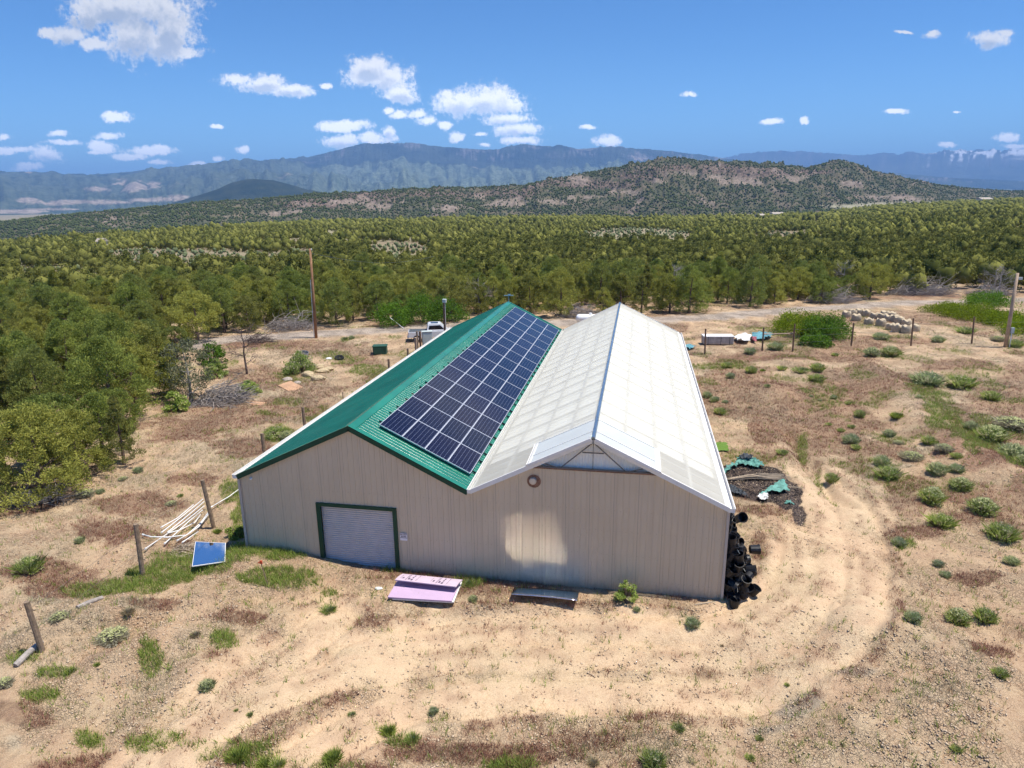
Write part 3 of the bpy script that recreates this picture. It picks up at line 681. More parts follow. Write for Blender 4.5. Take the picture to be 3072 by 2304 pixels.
M('bark', (.14, .10, .075), .9, var=.3, vs=6, bump=.4)
M('dead_wood', (.33, .29, .26), .85, var=.25, vs=5)
M('dark_dead_wood', (.12, .085, .075), .85, var=.25, vs=5)
ph = Vector((sin(SUN_AZ) * cos(SUN_EL), cos(SUN_AZ) * cos(SUN_EL), sin(SUN_EL)))

def leaf_cloud(g, centres, size, n_per, spread, mat, name, lw=.5, up=.5):
    """many small pointed leaf faces around clump centres (rows x,y,z,r)"""
    c = np.asarray(centres); K = len(c)
    p = np.repeat(c[:, :3], n_per, 0); r = np.repeat(c[:, 3], n_per)
    d = g.normal(size=(K * n_per, 3)); d /= np.linalg.norm(d, axis=1)[:, None]
    rad = g.uniform(.35, 1, K * n_per) ** .6
    pos = p + d * (rad * r * spread)[:, None] * np.array([1, 1, .72])
    # leaf direction: outwards and up
    ax = d * .8 + g.normal(size=d.shape) * .55 + np.array([0, 0, up]); ax /= np.linalg.norm(ax, axis=1)[:, None]
    sd_ = np.cross(ax, g.normal(size=d.shape)); sd_ /= np.linalg.norm(sd_, axis=1)[:, None]
    L = size * g.uniform(.6, 1.3, K * n_per)[:, None]
    v0 = pos - ax * L * .5; v1 = pos + sd_ * L * lw * .5; v2 = pos + ax * L * .6; v3 = pos - sd_ * L * lw * .5
    V = np.stack([v0, v1, v2, v3], 1).reshape(-1, 3); F = np.arange(len(V)).reshape(-1, 4)
    clump = np.repeat(g.uniform(0, 1, K), n_per)
    tint = np.clip(.55 * clump + .45 * g.uniform(0, 1, K * n_per) , 0, 1)
    return npmesh(name, V, F, MATS[mat], False, {'tint': ('FACE', 'FLOAT', tint)})
def crown_centres(g, H_, R, n, shape):
    out = []
    lob = g.uniform(0, 2 * pi, 4); la = g.uniform(.1, .28, 4)
    for i in range(n):
        t = g.uniform(0, 1) ** .85
        if shape == 'pinyon': rr = (1 - t ** 2.2) ** .6 * (.72 + .55 * (t < .35) * 1 + .28 * (t >= .35))
        elif shape == 'cone': rr = (1.02 - t) ** .75 * 1.05
        else: rr = math.sqrt(max(0, 1 - (2 * t - .85) ** 2 / 1.35))
        rr = min(rr, 1.1); a = g.uniform(0, 2 * pi)
        k = 1 + sum(la[j] * sin((j + 1) * a + lob[j] + 3 * t) for j in range(4)) * .7
        q = g.uniform(.3, 1) ** .4 * g.uniform(.88, 1.08)
        x, y = R * rr * k * q * cos(a), R * rr * k * q * sin(a)
        z = H_ * (.10 + .86 * t) 
        out.append((x, y, z, R * (.15 + .14 * g.uniform()) * (1.1 - .35 * t)))
    return out
def trunk_mb(g, H_, R, rad, lean=.1, limbs=9):
    mb = MB(); lx, ly = g.normal(0, lean), g.normal(0, lean); pts = []
    for i in range(6):
        t = i / 5; pts.append((lx * H_ * .4 * t * t + .1 * sin(3 * t + lx * 9), ly * H_ * .4 * t * t, -.25 + H_ * .86 * t))
    mb.tube(pts, [rad * (1.25 - t / 5 * 1.12) for t in range(6)], 7)
    for k in range(limbs):
        t = g.uniform(.08, .75); b = Vector(pts[int(t * 5)]); a = g.uniform(0, 2 * pi); l = R * g.uniform(.55, .95) * (1.1 - t)
        m = b + Vector((cos(a) * l * .5, sin(a) * l * .5, l * .18)); e = b + Vector((cos(a) * l, sin(a) * l, l * g.uniform(.3, .6)))
        mb.tube([b, m, e], [rad * .42, rad * .26, rad * .09], 5)
    return mb
TREES = []
for i, (shape, H_, R, nc, npc, mat) in enumerate([('pinyon', 5.6, 2.35, 190, 62, 'pinyon_leaf'), ('pinyon', 5.0, 2.2, 180, 62, 'pinyon_leaf'), ('round', 4.8, 2.3, 190, 62, 'pinyon_leaf'),
        ('cone', 5.8, 1.9, 170, 62, 'pinyon_leaf'), ('round', 4.2, 2.1, 170, 60, 'juniper_leaf'), ('pinyon', 6.2, 2.6, 210, 62, 'juniper_leaf')]):
    g = np.random.default_rng(100 + i); cc = crown_centres(g, H_, R, nc, shape)
    TREES.append((leaf_cloud(g, cc[:int(nc * .62)], .135, int(npc * 2.7), .97, mat, 'crown', .42), trunk_mb(g, H_, R, .17).mesh('trunk', 'bark'), H_, R))
g = np.random.default_rng(150); cc = crown_centres(g, 4.8, 1.7, 100, 'round'); SAGE = (leaf_cloud(g, cc, .17, 40, 1.2, 'sage_tree_leaf', 'crown', .4), trunk_mb(g, 4.8, 1.7, .12, limbs=22).mesh('trunk', 'dead_wood'), 4.8, 1.7)

def put_tree(kind, x, y, sc_, rz, label, group=None, cat='tree', name=None, sink=0):
    crown, trunk, H_, R = kind
    t = empty(name or 'evergreen_tree', (x, y, T1(x, y) - sink), rz, label, cat, group)
    t.scale = sc_ if isinstance(sc_, tuple) else (sc_,) * 3
    link('trunk', trunk, t); link('crown', crown, t); return t

def bushmesh(seed, R, H_, nc, npc, size, mat, shape='dome'):
    g = np.random.default_rng(seed); cc = []
    for i in range(nc):
        a = g.uniform(0, 2 * pi); el = math.asin(g.uniform(.0, 1)); q = g.uniform(.3, 1) ** .5; k = 1 + .18 * sin(3 * a + seed) + .12 * sin(5 * a + 2 * seed)
        cc.append((R * k * q * cos(a) * cos(el), R * k * q * sin(a) * cos(el), H_ * (.12 + .8 * sin(el) * q * (1 + .15 * sin(4 * a))), R * .2 * g.uniform(.7, 1.3)))
    return leaf_cloud(g, cc, size, npc, 1.3, mat, 'foliage', .62)
def tuftmesh(seed, R, H_, n, mat, name, w=.02, bend=.35):
    g = np.random.default_rng(seed)
    a = g.uniform(0, 2 * pi, n); q = g.uniform(0, 1, n) ** .6; el = (.25 + .9 * (1 - q * .8)) 
    bx, by = R * .45 * q * np.cos(a), R * .45 * q * np.sin(a)
    l = H_ * g.uniform(.6, 1.1, n)
    dx, dy = np.cos(a) * q * R / H_ * .9 + g.normal(0, .12, n), np.sin(a) * q * R / H_ * .9 + g.normal(0, .12, n)
    tip = np.stack([bx + dx * l, by + dy * l, l * (1 - .35 * q * q)], 1); base = np.stack([bx, by, np.full(n, -.05)], 1)
    sd_ = np.stack([-np.sin(a + g.normal(0, 1, n)), np.cos(a), np.zeros(n)], 1) * w * g.uniform(.6, 1.4, n)[:, None]
    mid = base * .45 + tip * .55 + np.stack([-dx * l * .08, -dy * l * .08, l * .07], 1)
    V = np.stack([base - sd_ * .5, base + sd_ * .5, mid + sd_, tip, mid - sd_], 1).reshape(-1, 3); F = np.arange(len(V)).reshape(-1, 5)
    tint = np.clip(g.uniform(0, 1, n), 0, 1)
    return npmesh(name, V, F, MATS[mat], False, {'tint': ('FACE', 'FLOAT', tint)})
def bloommesh(seed, R, H_, n, mat='bloom'):
    g = np.random.default_rng(seed); cc = []
    for i in range(n):
        a = g.uniform(0, 2 * pi); q = g.uniform(0, 1) ** .55
        cc.append((R * q * cos(a), R * q * sin(a), H_ * (1.03 - .42 * q * q) * g.uniform(.9, 1.05), .05))
    return leaf_cloud(g, cc, .05, 7, 1.1, mat, 'blooms', .8)
RABBIT = [(tuftmesh(300 + i, .46, .62, 900, m_, 'stems', .0055), bushmesh(320 + i, .44, .56, 95, 22, .055, m_), bloommesh(310 + i, .38, .60, nb) if nb else None) for i, (m_, nb) in enumerate((('brush_green', 70), ('brush_green', 0), ('brush_teal', 60), ('brush_teal', 0), ('brush_pale', 80)))]
TUFT = [tuftmesh(330 + i, .3, .34, 420, m_, 'blades', .007) for i, m_ in enumerate(('grass_green', 'brush_teal', 'grass_straw', 'brush_green'))]

# ------------------------------------------------------------------ clutter materials
M('post_wood', (.20, .125, .08), .85, var=.3, vs=7, bump=.3)
M('post_grey', (.24, .175, .12), .9, var=.3, vs=7, bump=.3)
M('pole_wood', (.30, .16, .085), .85, var=.25, vs=2)
M('pole_pale', (.42, .31, .22), .85, var=.2, vs=2)
M('pvc', (.82, .82, .80), .35, var=.03)
M('mirror', (.86, .91, .96), .03, metal=1.0, var=.01, bump=.02, bs=2.)
M('foam', (.50, .36, .50), .6, var=.05, vs=1.5); M('foam_print', (.56, .44, .52), .6, var=.04); M('foam_ink', (.12, .09, .14), .7)
M('sheet_metal', (.95, .955, .96), .11, metal=1.0, var=.08, vs=3)
M('pot', (.014, .014, .017), .45, var=.3, vs=8); M('pot_rim', (.02, .02, .024), .4)
M('label_white', (.7, .68, .6), .6)
M('shade_cloth_teal', (.13, .31, .26), .8, var=.25, vs=4, bump=.5, bs=12)
M('shade_cloth_dark', (.07, .08, .09), .8, var=.3, vs=6)
M('cloth_white', (.70, .69, .66), .8, var=.12, vs=6)
M('turf_green', (.11, .20, .03), .9, var=.12, vs=18, bump=.6, bs=200)
M('stick', (.46, .37, .27), .85, var=.2)
M('bag_weave', (.46, .375, .26), .8, var=.14, vs=5, bump=.3, bs=10)
M('box_green', (.03, .09, .055), .5, var=.1); M('cabinet', (.55, .60, .56), .45, var=.05)
M('car_white', (.72, .73, .74), .25, var=.02, coat=.5); M('car_glass', (.012, .016, .025), .08); M('tyre', (.015, .015, .015), .8)
M('red_paint', (.45, .03, .02), .5); M('orange_red', (.55, .08, .03), .6)
M('straw_bale', (.46, .36, .22), .95, var=.3, vs=9, bump=.8, bs=40)
M('plywood', (.45, .27, .16), .8, var=.15); M('tank_white', (.82, .82, .80), .35, var=.03)
M('antenna_blue', (.28, .42, .52), .4, metal=.4); M('rock', (.36, .30, .25), .9, var=.2, vs=4, bump=.6)
M('tarp_blue', (.12, .30, .34), .7, var=.3, vs=4); M('tarp_red', (.45, .14, .16), .7); M('wire', (.30, .30, .30), .4, metal=.8)
M('wrapped', (.40, .36, .33), .6, var=.2, vs=3); M('stucco', (.66, .6, .5), .9); M('tin_roof', (.42, .36, .29), .6)

# utility poles
def xy(px, py): p = GP(px, py); return p
def rise(base, px, py):
    """height of the mark above a base point, at the base's distance"""
    d = ray(px * S, py * S); r = math.hypot(base[0] - CAM[0], base[1] - CAM[1]); t = r / math.hypot(d[0], d[1]); q = CAM + d * t
    return Vector(q)
b = GP(683, 730); t_ = rise(b, 670, 537)
up_ = empty('utility_pole', b, label='tall brown wooden utility pole by the gravel road left of the barn', cat='utility pole')
rel = t_ - b
MB().tube([(0, 0, -.4), tuple(rel * .5), tuple(rel)], [.17, .145, .12], 12).build('shaft', 'pole_wood', up_, smooth=True)
MB().tube([(-.22, -.05, -.1), tuple(rel * .66 + Vector((-.17, -.1, 0)))], .035, 6).build('conduit', 'pvc', up_)
mb = MB(); mb.bar(tuple(rel * .985 + Vector((-.75, 0, .0))), tuple(rel * .985 + Vector((.35, 0, 0))), .05); mb.tube([tuple(rel * .985 + Vector((-.75, 0, .02))), tuple(rel * .985 + Vector((-.75, 0, .2)))], .05, 8); mb.build('cross_arm', 'post_grey', up_)
mb = MB(); mb.lathe([(.05, 0), (.08, .03), (.05, .07), (.08, .1), (.04, .16)], 10, tuple(rel * .985 + Vector((.12, 0, .0)))); mb.build('insulator', 'cabinet', up_)
A_ = Vector(rel * .95); Bq = rise(GP(683, 728), 800, 612) - b; Bq = Vector((Bq[0], Bq[1] + 25, Bq[2] + 1)) 
mb = MB(); pts = [A_ + (Bq - A_) * (i / 12) - Vector((0, 0, 1.0 * sin(pi * i / 12))) for i in range(13)]; mb.tube(pts, .018, 4); mb.build('service_wire', 'wire', up_)
b = GP(2172, 750); t_ = rise(b, 2198, 590); rel = t_ - b
up2 = empty('utility_pole', b, label='pale leaning wooden utility pole with meter box near the right edge', cat='utility pole')
MB().tube([(0, 0, -.4), tuple(rel * .5), tuple(rel)], [.19, .165, .14], 12).build('shaft', 'pole_pale', up2, smooth=True)
MB().box(tuple(rel * .93 + Vector((.32, 0, 0))), (.35, .2, .25)).build('junction_box', 'cabinet', up2)
MB().box(tuple(rel * .235 + Vector((.32, -.1, 0))), (.3, .2, .55)).build('meter_box', 'cabinet', up2)
MB().tube([(.3, -.1, -.2), tuple(rel * .23 + Vector((.3, -.1, 0)))], .05, 8).build('conduit', 'pvc', up2)

# fences
def fence(name, label, posts, wires, mat):
    f = empty(name, posts[0][0], label=label, cat='fence'); o = Vector(posts[0][0])
    for (bs_, tp, r) in posts:
        MB().tube([Vector(bs_) - o - Vector((0, 0, .3)), Vector(tp) - o], [r * 1.15, r * 1.05], 9).build('post', mat, f)
    for h_ in wires:
        mb = MB(); mb.tube([Vector(bs_) * (1 - h_) + Vector(tp) * h_ - o for (bs_, tp, r) in posts], .006, 3); mb.build('wire', 'wire', f)
    return f
lp = [(GP(92, 1405), 57, 1300), (GP(308, 1243), 293, 1132), (GP(463, 1140), 437, 1037)]
lp = [(b_, rise(b_, x, y), .085) for b_, x, y in lp]
first = Vector((lp[0][0].x - .8, lp[0][0].y - 5, 0)); 
for k, (px, py) in enumerate(((567, 937), (655, 880), (741, 848), (840, 776), (881, 753), (901, 716))):
    # tops seen over the roof edge: 2.2 m posts on a line beside the barn
    d = ray(px * S, py * S); z = 2.25; t = (z - CAM[2]) / d[2]; q = CAM + d * t
    lp.append((Vector((q[0], q[1], T1(q[0], q[1]))), Vector((q[0] - .03, q[1], z + .02)), .09 if k != 2 else .03))
fence('post_and_wire_fence', 'weathered wooden post and wire fence running back along the left side of the barn', lp, (.45, .85), 'post_grey')
rp = []
for (bx_, by_, tx_, ty_) in ((997.5, 570, 1000, 405), (1231, 545, 1237, 395), (1325, 550, 1335, 375), (1515, 515, 1525, 365)): pass
def c7(x, y): return ((2050 + x / 2.1644) / S, (800 + y / 2.1644) / S)
for (bx_, by_, tx_, ty_) in ((140, 568, 145, 403), (512, 545, 522, 395), (710, 550, 724, 373), (1090, 515, 1107, 365), (1478, 515, 1495, 335), (1873, 500, 1890, 325), (2400, 480, 2420, 330)):
    b_ = GP(*c7(bx_, by_)); rp.append((b_, rise(b_, *c7(tx_, ty_)), .075))
rf_ = fence('post_and_wire_fence', 'brown post and wire fence with an H brace crossing the slope right of the greenhouse', rp, (.3, .55, .8), 'post_wood')
o_ = Vector(rp[0][0]); MB().tube([rp[1][0].lerp(rp[1][1], .72) - o_, rp[2][0].lerp(rp[2][1], .66) - o_], .06, 8).build('brace_rail', 'pole_pale', rf_)
tall = GP(934, 745); 
d = ray(958 * S, 650 * S)
def behind_roof(px, py_top, dist, name, w, label, cat, mat, capm=None):
    d = ray(px * S, py_top * S); t = dist / math.hypot(d[0], d[1]); q = CAM + d * t; z0 = T1(q[0], q[1])
    e = empty(name, (q[0], q[1], z0), label=label, cat=cat)
    MB().box((0, 0, (q[2] - z0) / 2 - .1), (w, w, q[2] - z0 + .2)).build('post', mat, e, bevel=.02); return e, q[2] - z0
e, hh = behind_roof(959, 652, 64, 'light_post', .2, 'tall dark post topped by a grey lamp box rising behind the green roof edge', 'post', 'post_wood')
MB().box((.06, -.03, hh + .1), (.36, .3, .34)).build('lamp_box', 'cabinet', e, bevel=.03); MB().tube([(.13, -.12, 0), (.13, -.12, hh)], .02, 6).build('conduit', 'pvc', e)
e, hh = behind_roof(907, 716, 63.2, 'gate_post', .17, 'short dark brown post left of the pale electrical cabinet', 'post', 'post_wood')
e, hh = behind_roof(897.5, 729, 63, 'gate_post', .2, 'stubby tan post beside the pickup tailgate', 'post', 'pole_pale')
d = ray(922 * S, 716 * S); t = 64 / math.hypot(d[0], d[1]); q = CAM + d * t; z0 = T1(q[0], q[1])
e = empty('electrical_cabinet', (q[0], q[1], z0), .35, 'pale green electrical cabinet standing in front of the white pickup', 'cabinet')
MB().box((0, 0, (q[2] - z0) / 2), (.95, .5, q[2] - z0)).build('housing', 'cabinet', e, bevel=.02); MB().box((0, -.26, (q[2] - z0) * .5), (.8, .03, (q[2] - z0) * .8)).build('door', 'cabinet', e)
MB().box((0, 0, (q[2] - z0) + .02), (1.02, .58, .04)).build('cover', 'cabinet', e)
# transformer box
p = GP(822, 764); e = empty('transformer_box', p, .25, 'dark green ground transformer box on the weeds left of the barn', 'utility box')
MB().box((0, 0, .38), (1.35, 1.0, .8)).build('housing', 'box_green', e, bevel=.03); MB().box((0, 0, .83), (1.45, 1.1, .12)).build('lid', 'box_green', e, bevel=.03); MB().box((-.1, -.53, .38), (.9, .06, .6)).build('door', 'box_green', e)
# pickup
p = GP(887, 738); e = empty('pickup_truck', p + Vector((2.3, 1.2, 0)), .30, 'white pickup truck parked behind the electrical cabinet by the gravel road', 'pickup')
mb = MB()
def prism(mb, prof, y0, y1, inset=0):
    n = len(prof); b = len(mb.v)
    mb.v += [(x, y0 + (inset if z > 1.15 else 0), z) for x, z in prof] + [(x, y1 - (inset if z > 1.15 else 0), z) for x, z in prof]
    mb.f += [tuple(b + i for i in range(n)), tuple(b + n + i for i in reversed(range(n)))] + [(b + i, b + n + i, b + n + (i + 1) % n, b + (i + 1) % n) for i in range(n)]
prism(mb, [(-2.75, .5), (-2.75, 1.12), (-.75, 1.12), (-.72, 1.15), (2.7, 1.12), (2.85, .95), (2.85, .45)], -.95, .95)
prism(mb, [(-.75, 1.14), (-.62, 1.85), (-.4, 1.92), (.75, 1.92), (1.55, 1.14)], -.93, .93, .16)
bd = mb.build('body', 'car_white', e, bevel=.05)
mb = MB(); 
for sy in (-1, 1): prism(mb, [(-.55, 1.2), (-.46, 1.74), (.72, 1.78), (1.3, 1.2)], sy * .86 - .03, sy * .86 + .03)
mb.box((-.70, 0, 1.5), (.05, 1.3, .5)); mb.build('window', 'car_glass', e)
MB().box((-1.72, 0, 1.12), (1.9, 1.7, .06)).build('bed_cover', 'shade_cloth_dark', e); MB().box((.1, 0, 1.93), (.8, .8, .03)).build('sunroof', 'car_glass', e)
for sx in (-1.85, 1.85):
    for sy in (-.86, .86): 
        w = MB().lathe([(.0, -.13), (.36, -.13), (.39, -.06), (.39, .06), (.36, .13), (0, .13)], 18, (sx, sy, .39), Matrix.Rotation(pi / 2, 3, 'X')).build('wheel', 'tyre', e)
        MB().lathe([(.0, -.14), (.22, -.14), (.22, .14), (0, .14)], 12, (sx, sy, .39), Matrix.Rotation(pi / 2, 3, 'X')).build('rim', 'alu', w)
for sy in (-.84, .84): MB().box((-2.76, sy, .95), (.05, .14, .3)).build('tail_light', 'red_paint', e)
MB().box((-2.8, 0, .52), (.14, 1.85, .16)).build('bumper', 'galv', e)
# things lying in the weeds at the back left
p = FP(912, 1072); mb = MB(); mb.lathe([(.0, 0), (.34, 0), (.36, .12), (.34, .14), (.37, .28), (.35, .3), (.38, .44), (.36, .46), (.39, .6), (.35, .6), (.34, .1), (0, .1)], 20)
tag(mb.build('corrugated_tub', 'galv', None, p, (.15, .3, 0)), 'grey corrugated tub beside the round green bush left of the barn', 'tub')
p = FP(1018, 1077); mb = MB(); mb.lathe([(.2, .0), (.42, .0), (.47, .1), (.42, .24), (.3, .2), (.2, .1)], 20); tag(mb.build('old_tire', 'tyre', None, p, (.3, .1, 0)), 'black tire half sunk in weeds by the green transformer box', 'tire')
def blobrock(seed, r, mat, name, loc, sc_=(1, 1, .6), label=None, cat=None, group=None, rz=0., sub=3, amp=.25):
    import bmesh
    bm = bmesh.new(); bmesh.ops.create_icosphere(bm, subdivisions=sub, radius=r)
    for v in bm.verts:
        c = v.co; k = 1 + amp * (float(fbm(np.array([c.x / r * 1.4 + seed]), np.array([c.y / r * 1.4 + c.z / r * 1.9]), 3, seed)[0]) - .5) * 2
        v.co = Vector((c.x * sc_[0], c.y * sc_[1], c.z * sc_[2])) * k
    me = bpy.data.meshes.new(name); bm.to_mesh(me); bm.free(); me.materials.append(MATS[mat])
    return tag(link(name, me, None, loc, (0, 0, rz)), label, cat, group)
blobrock(3, .35, 'cloth_white', 'feed_sack', FP(987, 1076), (1, .8, .4), 'crumpled white sack between the tub and the black tire', 'sack')
for i, (x, y, s_, l) in enumerate(((925, 1128, 1.2, 'rotting straw bale nearest the brown plywood sheet'), (955, 1140, 1.1, 'lumpy straw bale in front of the others in the left weeds'), (968, 1118, 1.0, 'straw bale at the right of the bale heap by the weeds'), (950, 1106, 1.25, 'flattened straw bale at the back of the bale heap'), (985, 1110, .8, 'small broken straw bale at the right end of the heap'))):
    p = FP(x, y); blobrock(20 + i, .5 * s_, 'straw_bale', 'straw_bale', p + Vector((0, 0, .12)), (1.25, .75, .55), l, 'straw bale', 'old straw bales left of the barn', rz=.3 * i - .4)
blobrock(31, .4, 'rock', 'boulder', FP(862, 1140), (1.2, 1, .6), 'tan boulder left of the straw bales', 'boulder')
blobrock(32, .32, 'rock', 'boulder', FP(893, 1150), (1.1, 1, .7), 'small tan boulder touching the straw bales', 'boulder')
p = FP(872, 1163); MB().box((0, 0, .12), (1.8, 1.25, .03)).build('plywood_sheet', 'plywood', None, p, (.1, .16, -.5)); tag(bpy.data.objects['plywood_sheet'], 'brown plywood sheet propped on the weeds in front of the straw bales', 'board')
p = FP(775, 1212); o = MB().box((0, 0, .04), (1.1, .75, .03)).build('plank_board', 'plywood', None, p, (.04, .05, .1)); tag(o, 'small flat tan board lying in the red weeds left of the barn', 'board')
p = FP(1193, 985); o = MB().tube([(-.9, 0, 1.3), (.9, 0, -.1)], .035, 6).build('guy_marker', 'pvc', None, p); tag(o, 'slanting white guy marker pole beside the bright green thicket', 'pole')
# fallen logs by the left fence
for (a, b2_, r, l) in ((G0(36, 1448), G0(95, 1407), .11, 'pale weathered log lying at the foot of the nearest fence post'), (G0(174, 1349), G0(226, 1318), .09, 'grey cut log half buried in dry grass between two fence posts')):
    A_ = Vector((a[0], a[1], T1(*a) + r * .7)); B_ = Vector((b2_[0], b2_[1], T1(*b2_) + r * .7)); o = MB().tube([(0, 0, 0), (B_ - A_) * .5 + Vector((0, 0, .03)), B_ - A_], [r, r * .95, r * .85], 10).build('log', 'dead_wood', None, A_, smooth=False); tag(o, l, 'log')
# white pvc pipes
def c6(x, y): return (x / 2.458 / S, (1400 + y / 2.458) / S)
PIPES = [([(1430, 305), (1310, 405), (1200, 472)], 'leftmost thin white pipe in the rack by the fence post'), ([(1500, 262), (1340, 400), (1200, 512)], 'white pipe with a black fitting at its upper end'),
 ([(1508, 280), (1390, 385), (1245, 505)], 'white pipe second from the top of the rack lying on grass'), ([(1510, 315), (1340, 450), (1080, 630)], 'longest straight white pipe reaching furthest to the lower left'),
 ([(1498, 345), (1400, 430), (1222, 590)], 'white pipe in the middle of the rack with a bent end'), ([(1482, 378), (1440, 440), (1330, 500), (1250, 520)], 'short white pipe with a drooping tee fitting'),
 ([(1540, 362), (1480, 450), (1380, 530), (1240, 552), (1120, 545), (1062, 528)], 'curved white pipe sweeping round to the left post'), ([(1465, 505), (1355, 582)], 'short separate white pipe just above the mirror sheet'),
 ([(1790, 175), (1690, 245), (1565, 322)], 'white pipe running from the barn corner to the fence post'), ([(1545, 372), (1470, 470), (1400, 520), (1315, 568)], 'white pipe curving along the right of the rack')]
for pts, l in PIPES:
    q = []
    for x, y in pts:
        v = GP(*c6(x, y)); q.append(Vector((v.x, v.y, v.z + .17 + rnd.uniform(0, .05))))
    o0 = q[0].copy(); e = empty('plastic_pipe', o0, label=l, cat='pipe', group='white pipes by the left fence')
    MB().tube([v - o0 for v in q], .025, 8).build('tube', 'pvc', e, smooth=True)
    dv = (q[-1] - q[-2]).normalized(); MB().tube([q[-1] - o0 - dv * .06, q[-1] - o0 + dv * .07], .037, 8).build('coupling', 'pvc', e)
# mirror-like sheet and the straw beside it
cs = [GP(*c6(x, y)) for x, y in ((1440, 552), (1665, 562), (1660, 700), (1415, 735))]
zl = max(c.z for c in cs) + .10
cs = [Vector((*G0(*c6(x, y), z), z)) for (x, y), z in zip(((1440, 552), (1665, 562), (1660, 700), (1415, 735)), (zl, zl, zl, zl))]; o0 = cs[3].copy(); nrm = (cs[1] - cs[0]).cross(cs[3] - cs[0]).normalized(); nrm = nrm if nrm.z > 0 else -nrm
e = empty('mirror_sheet', o0, label='large flat mirror sheet reflecting blue sky on the grass left of the barn', cat='mirror')
mb = MB(); v = [c - o0 for c in cs]; mb.add(v + [q - nrm * .03 for q in v], [(0, 1, 2, 3), (7, 6, 5, 4), (0, 4, 5, 1), (1, 5, 6, 2), (2, 6, 7, 3), (3, 7, 4, 0)]); mb.build('backing', 'white_trim', e)
mb = MB(); cen = sum(v, Vector()) / 4; w = [q.lerp(cen, .035) + nrm * .004 for q in v]; mb.add(w, [(0, 1, 2, 3)]); mb.build('face', 'mirror', e)
p = GP(*c6(1372, 640)); g = np.random.default_rng(5)
mb = MB()
for i in range(420):
    a = g.uniform(0, 2 * pi); r = g.uniform(0, 1) ** .5; x, y = 1.05 * r * cos(a), .75 * r * sin(a); z = .32 * (1 - r * r) * g.uniform(.3, 1) + .03; b_ = g.normal(.9, .5); l = g.uniform(.15, .35)
    mb.tube([(x, y, z), (x + cos(b_) * l, y + sin(b_) * l, max(.02, z - .06 + .05 * g.normal()))], .012, 3, False)
for i in range(7): mb.tube([(-.9 + .1 * i, -.7 - .05 * i, .05), (-.3 + .12 * i, -.25 - .04 * i, .12)], .035, 5)
tag(mb.build('straw_heap', 'stick', None, p), 'flattened tan straw and slat heap at the left edge of the mirror sheet', 'straw heap')
# survey stake
p = GP(580, 1266); e = empty('survey_stake', p, label='thin grey stake with a red tape top in the grass before the garage door', cat='stake')
tp = rise(p, 564, 1216) - p; MB().tube([(0, 0, -.1), tp], .018, 6).build('rod', 'post_grey', e); mb = MB(); mb.box(tp + Vector((0, 0, .03)), (.09, .05, .12)); mb.box(tp + Vector((-.05, 0, .0)), (.14, .02, .05)); mb.build('tape', 'orange_red', e)
p = GP(818, 1272); blobrock(41, .13, 'cloth_white', 'paper_scrap', p + Vector((0, 0, .03)), (1.2, .8, .3), 'small white scrap on the dirt left of the pink boards', 'scrap')
# pink foam boards
def board(pts_top, th, name, mat, label, curl=0.0, n=10, parent=None):
    a, b_, c, d = [Vector(q) for q in pts_top]                     # fl, fr, br, bl
    o0 = a.copy(); mb = MB(); m = n
    for i in range(m + 1):
        s_ = i / m; L_ = a.lerp(d, s_); R_ = b_.lerp(c, s_); bow = Vector((0, 0, curl * sin(pi * s_)))
        for q in (L_, R_): mb.v.append(tuple(q + bow - o0)); mb.v.append(tuple(q + bow - o0 - Vector((0, 0, th))))
    for i in range(m):
        k = i * 4; mb.f += [(k, k + 2, k + 6, k + 4), (k + 1, k + 5, k + 7, k + 3), (k, k + 4, k + 5, k + 1), (k + 2, k + 3, k + 7, k + 6)]
    mb.f += [(0, 1, 3, 2), (m * 4, m * 4 + 2, m * 4 + 3, m * 4 + 1)]
    e = empty(name, o0, label=label, cat='foam board'); mb.build('board', mat, e); return e
zb = T1(-1.6, -1.3)
bz = max(T1(x, y) for x in (-2.9, -1.6, -.3) for y in (-1.9, -1, -.3)) + .06
def FG(x, y, z): q = G0(x / S, y / S, z); return (q[0], q[1], z)
bz = max(T1(x, y) for x in (-2.7, -1.6, -.5) for y in (-1.7, -1, -.3)) + .05
board([FG(1177, 1796, bz), FG(1361, 1806, bz), FG(1386, 1745, bz), FG(1200, 1735, bz)], .05, 'foam_board', 'cloth_white', 'bottom whitish foam board of the stack peeking out under the pink ones')
board([FG(1163, 1791, bz + .07), FG(1355, 1803, bz + .07), FG(1383, 1741, bz + .08), FG(1198, 1730, bz + .08)], .055, 'foam_board', 'foam', 'plain pink foam board forming the lower step of the stack by the wall')
tb = [FG(1185, 1739, bz + .36), FG(1368, 1760, bz + .34), FG(1388, 1739, bz + .22), FG(1208, 1721, bz + .22)]
e = board(tb, .04, 'foam_board', 'foam_print', 'raised pink foam board with dark printed lettering against the beige wall', curl=.03)
up3 = Vector((0, 0, 1))
tv = [Vector(q) for q in tb]; o0 = tv[0].copy()
